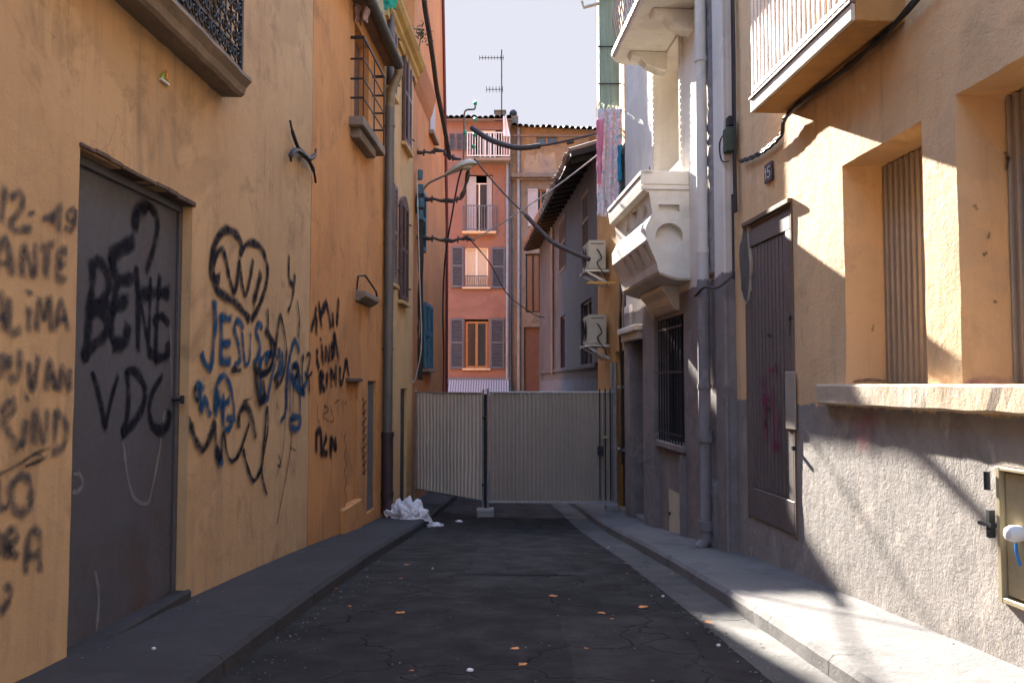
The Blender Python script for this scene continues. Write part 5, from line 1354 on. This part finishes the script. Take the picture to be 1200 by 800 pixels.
# weed on the yellow cornice
mb = MB(); c0 = L.P(16.2, .22, 8.15)
c0 = at(494, 42, 16.3)
for i in range(90):
    d_ = Vector((random.gauss(0,.5), random.gauss(0,.5), random.uniform(-.5,1))).normalized(); p = c0+d_*random.uniform(.02,.28); s_v = Vector((random.uniform(-1,1),random.uniform(-1,1),random.uniform(-1,1))).normalized()*.045
    t_ = d_.cross(s_v).normalized()*.018; mb.add([p-s_v, p+t_, p+s_v, p-t_], [(0,1,2,3)])
mb.tube([c0-Vector((.05,0,.3)), c0+Vector((0,0,.1))], .01, 5)
tag(mb.build('wall_weed', WEED, recalc=False), 'small green weed growing beside the yellow cornice', 'plant')
# lamp-like metal tube top right of sky
MB_ = MB(); MB_.tube([at(682,2,15.2), at(684,9,15.2), at(703,4,15.2)], .03, 6); tag(MB_.build('blind_arm', simple('cream_arm', (.5,.45,.35), .5)), 'short cream arm at the top of the green blind', 'arm')

# ================================================================== LITTER
def crumple(c, sx, sy, sz, seed, mat, name, label, cat, n=4, parent=None, am=.35):
    n = 5 if n == 4 else n
    bm = bmesh.new(); bmesh.ops.create_icosphere(bm, subdivisions=n, radius=1)
    for v in bm.verts:
        q = v.co*2.3+Vector((seed,0,0)); r_ = 1+am*.8*noise.noise(q)-am*.7*abs(noise.noise(q*2.1))-am*.35*abs(noise.noise(q*5))+am*.25
        v.co = Vector((v.co.x*sx*r_, v.co.y*sy*r_, max(-.02, v.co.z)*sz*r_ if v.co.z > -.02 else -.01))
    me = bpy.data.meshes.new(name); bm.to_mesh(me); bm.free(); me.materials.append(mat)
    for p_ in me.polygons: p_.use_smooth = True
    o = bpy.data.objects.new(name, me); COL.objects.link(o); o.location = c
    return tag(o, label, cat) if label else o
def gpx(x, y, off=0.12):      # point of the street seen at a pixel
    rx, ry, rz = ray(x, y); t = 1.0
    for _ in range(60):
        t = (hsm(ry*t)+off)/(-rz)
    return Vector((rx*t, ry*t, EYE+rz*t))
p = gpx(480, 612, .06); 
o = crumple((p.x-.02, p.y+.05, zs(p.y)-.03), .27, .22, .30, 3.3, PAPER, 'litter_bag', 'largest crumpled white plastic heap at the foot of the left wall', 'litter', n=4, am=.6)
o = crumple((p.x-.22, p.y+.12, zs(p.y)-.0), .17, .15, .22, 8.3, PAPER, 'litter_bag', 'second crumpled white piece tucked between heap and brown pipe', 'litter', n=4, am=.75)
for (x, y, s_, lab) in ((499,613,.11,'small crumpled white paper next to the heap'),(510,617,.12,'flat white paper scrap lying on the kerb edge'),(538,612,.06,'small white scrap alone left of the barrier block'),(515,598,.04,'tiny white scrap just in front of the left barrier panel')):
    p = gpx(x, y); crumple((p.x, p.y, zr(p.y)+.02), s_, s_*.8, s_*.35, x, PAPER, 'paper_scrap', lab, 'paper', n=3, am=.8)
# orange peel scraps
def leafmesh(seed):
    random.seed(seed); mb = MB(); n = 11; pts = []
    for i in range(n):
        a_ = 2*math.pi*i/n; r_ = random.uniform(.5, 1.1); pts.append(Vector((r_*math.cos(a_), r_*math.sin(a_)*.8, random.uniform(0,.45))))
    mb.add([(0,0,.25)]+pts, [(0, i+1, (i+1) % n+1) for i in range(n)]); return mb
spots = [(477,663,.035),(470,679,.022),(376,699,.03),(394,691,.018),(410,712,.022),(469,720,.034),(648,700,.036),(704,720,.036),(717,727,.018),(754,713,.045),(604,762,.027),(612,781,.030),(687,762,.018),(733,661,.02),(735,673,.014),(830,731,.03),(787,674,.02),(482,788,.014)]
for i, (x, y, s_) in enumerate(spots):
    p = gpx(x, y); mb = leafmesh(i); mb.v = [Vector((q.x*s_*1.15+p.x, q.y*s_*1.15+p.y, q.z*s_*.5+zr(p.y)+.014)) for q in mb.v]
    tag(mb.build('orange_leaf', LEAF, recalc=False), 'small orange leaf scrap lying on the dark asphalt', 'leaf', 'orange leaf scraps scattered on the road')
random.seed(11)
mb = MB()
for i in range(800):
    Y = 3.5+random.random()**1.4*13
    k = random.random()
    if k < .35: X = GRa+GRb*Y+random.gauss(0,.05)
    elif k < .6: X = CLa+CLb*Y+.05+abs(random.gauss(0,.12))
    else: X = random.uniform(CLa+.1, 1.6)
    s_ = random.uniform(.0015,.0055) if random.random() < .96 else random.uniform(.006,.010)
    mb.wbox((X, Y, zr(Y)+.010+s_*.3), (s_*2, s_*1.5, s_), random.uniform(0,3), 0, s_*.4)
for i in range(60):
    Y = 3.8+random.random()*9
    if random.random() < .5: X = R.X(Y)-.03-abs(random.gauss(0,.08))
    else: X = L.X(Y)+.03+abs(random.gauss(0,.1))
    s_ = random.uniform(.002,.006)
    mb.wbox((X, Y, zs(Y)+.016), (s_*2, s_*1.5, s_), random.uniform(0,3), 0, s_*.4)
o = mb.build('grit', PEBBLE); tag(o, 'pale grit and crumbs scattered along gutters and road', 'grit', kind='stuff')
for (x, y, s_, lab) in ((551,788,.035,'white paper scrap at the bottom centre of the road'),(507,667,.016,'tiny white crumb right of the orange leaf'),(713,642,.018,'pale blue-white crumb near the right kerb'),(777,700,.02,'small pale scrap at the gutter joint'),(842,758,.022,'small white scrap in the sunlit gutter'),(180,762,.02,'small white chip on the left pavement')):
    p = gpx(x, y, 0 if x == 180 else .12); crumple((p.x, p.y, (zs(p.y) if x == 180 else zr(p.y))+.016), s_*.6, s_*.5, s_*.3, x, PAPER, 'paper_scrap', lab, 'paper', n=2)

# ================================================================== CAMERA, SUN, SKY
cd = bpy.data.cameras.new('camera'); cam = bpy.data.objects.new('camera', cd); COL.objects.link(cam)
cam.location = (0, 0, EYE); cam.rotation_euler = (math.pi/2+TH, 0, 0)
cd.sensor_width = 36; cd.lens = 30; cd.clip_start = .05; cd.clip_end = 3000
cd.dof.use_dof = True; cd.dof.focus_distance = 13; cd.dof.aperture_fstop = 5.6
S.camera = cam
SUN = Vector((-.192, 1, .46)).normalized()
ld = bpy.data.lights.new('sun', 'SUN'); sun = bpy.data.objects.new('sun', ld); COL.objects.link(sun)
ld.energy = 4.2; ld.angle = math.radians(.53); ld.color = (1, .93, .83)
sun.rotation_euler = SUN.to_track_quat('Z', 'Y').to_euler()
w = bpy.data.worlds.new('World'); S.world = w; w.use_nodes = True
nt = w.node_tree; bg = nt.nodes['Background']; sky = nt.nodes.new('ShaderNodeTexSky'); sky.sky_type = 'NISHITA'
sky.sun_disc = False; sky.sun_elevation = math.asin(SUN.z); sky.sun_rotation = math.atan2(SUN.x, SUN.y)
sky.air_density = 1.0; sky.dust_density = 0.8; sky.ozone_density = 2.0
# added cap dims the low sky in view; uncapped above to light the walls
tc = nt.nodes.new('ShaderNodeTexCoord'); sx = nt.nodes.new('ShaderNodeSeparateXYZ'); mr = nt.nodes.new('ShaderNodeMapRange')
mr.interpolation_type = 'SMOOTHSTEP'
mr.inputs[1].default_value = .42; mr.inputs[2].default_value = .56; mr.inputs[3].default_value = 1; mr.inputs[4].default_value = 0
nt.links.new(tc.outputs['Generated'], sx.inputs[0]); nt.links.new(sx.outputs[2], mr.inputs[0])
mn = nt.nodes.new('ShaderNodeMix'); mn.data_type = 'RGBA'; mn.blend_type = 'DARKEN'; mn.inputs[0].default_value = 1
nt.links.new(sky.outputs[0], mn.inputs[6]); mn.inputs[7].default_value = (.60, .605, .685, 1)
nt.links.new(mr.outputs[0], mn.inputs[0])
nt.links.new(mn.outputs[2], bg.inputs[0]); bg.inputs[1].default_value = .15
S.view_settings.view_transform = 'Standard'; S.view_settings.look = 'None'; S.view_settings.gamma = 1; S.view_settings.exposure = 3.15
S.cycles.max_bounces = 8; S.cycles.diffuse_bounces = 6; S.cycles.transparent_max_bounces = 16
S.cycles.use_denoising = True
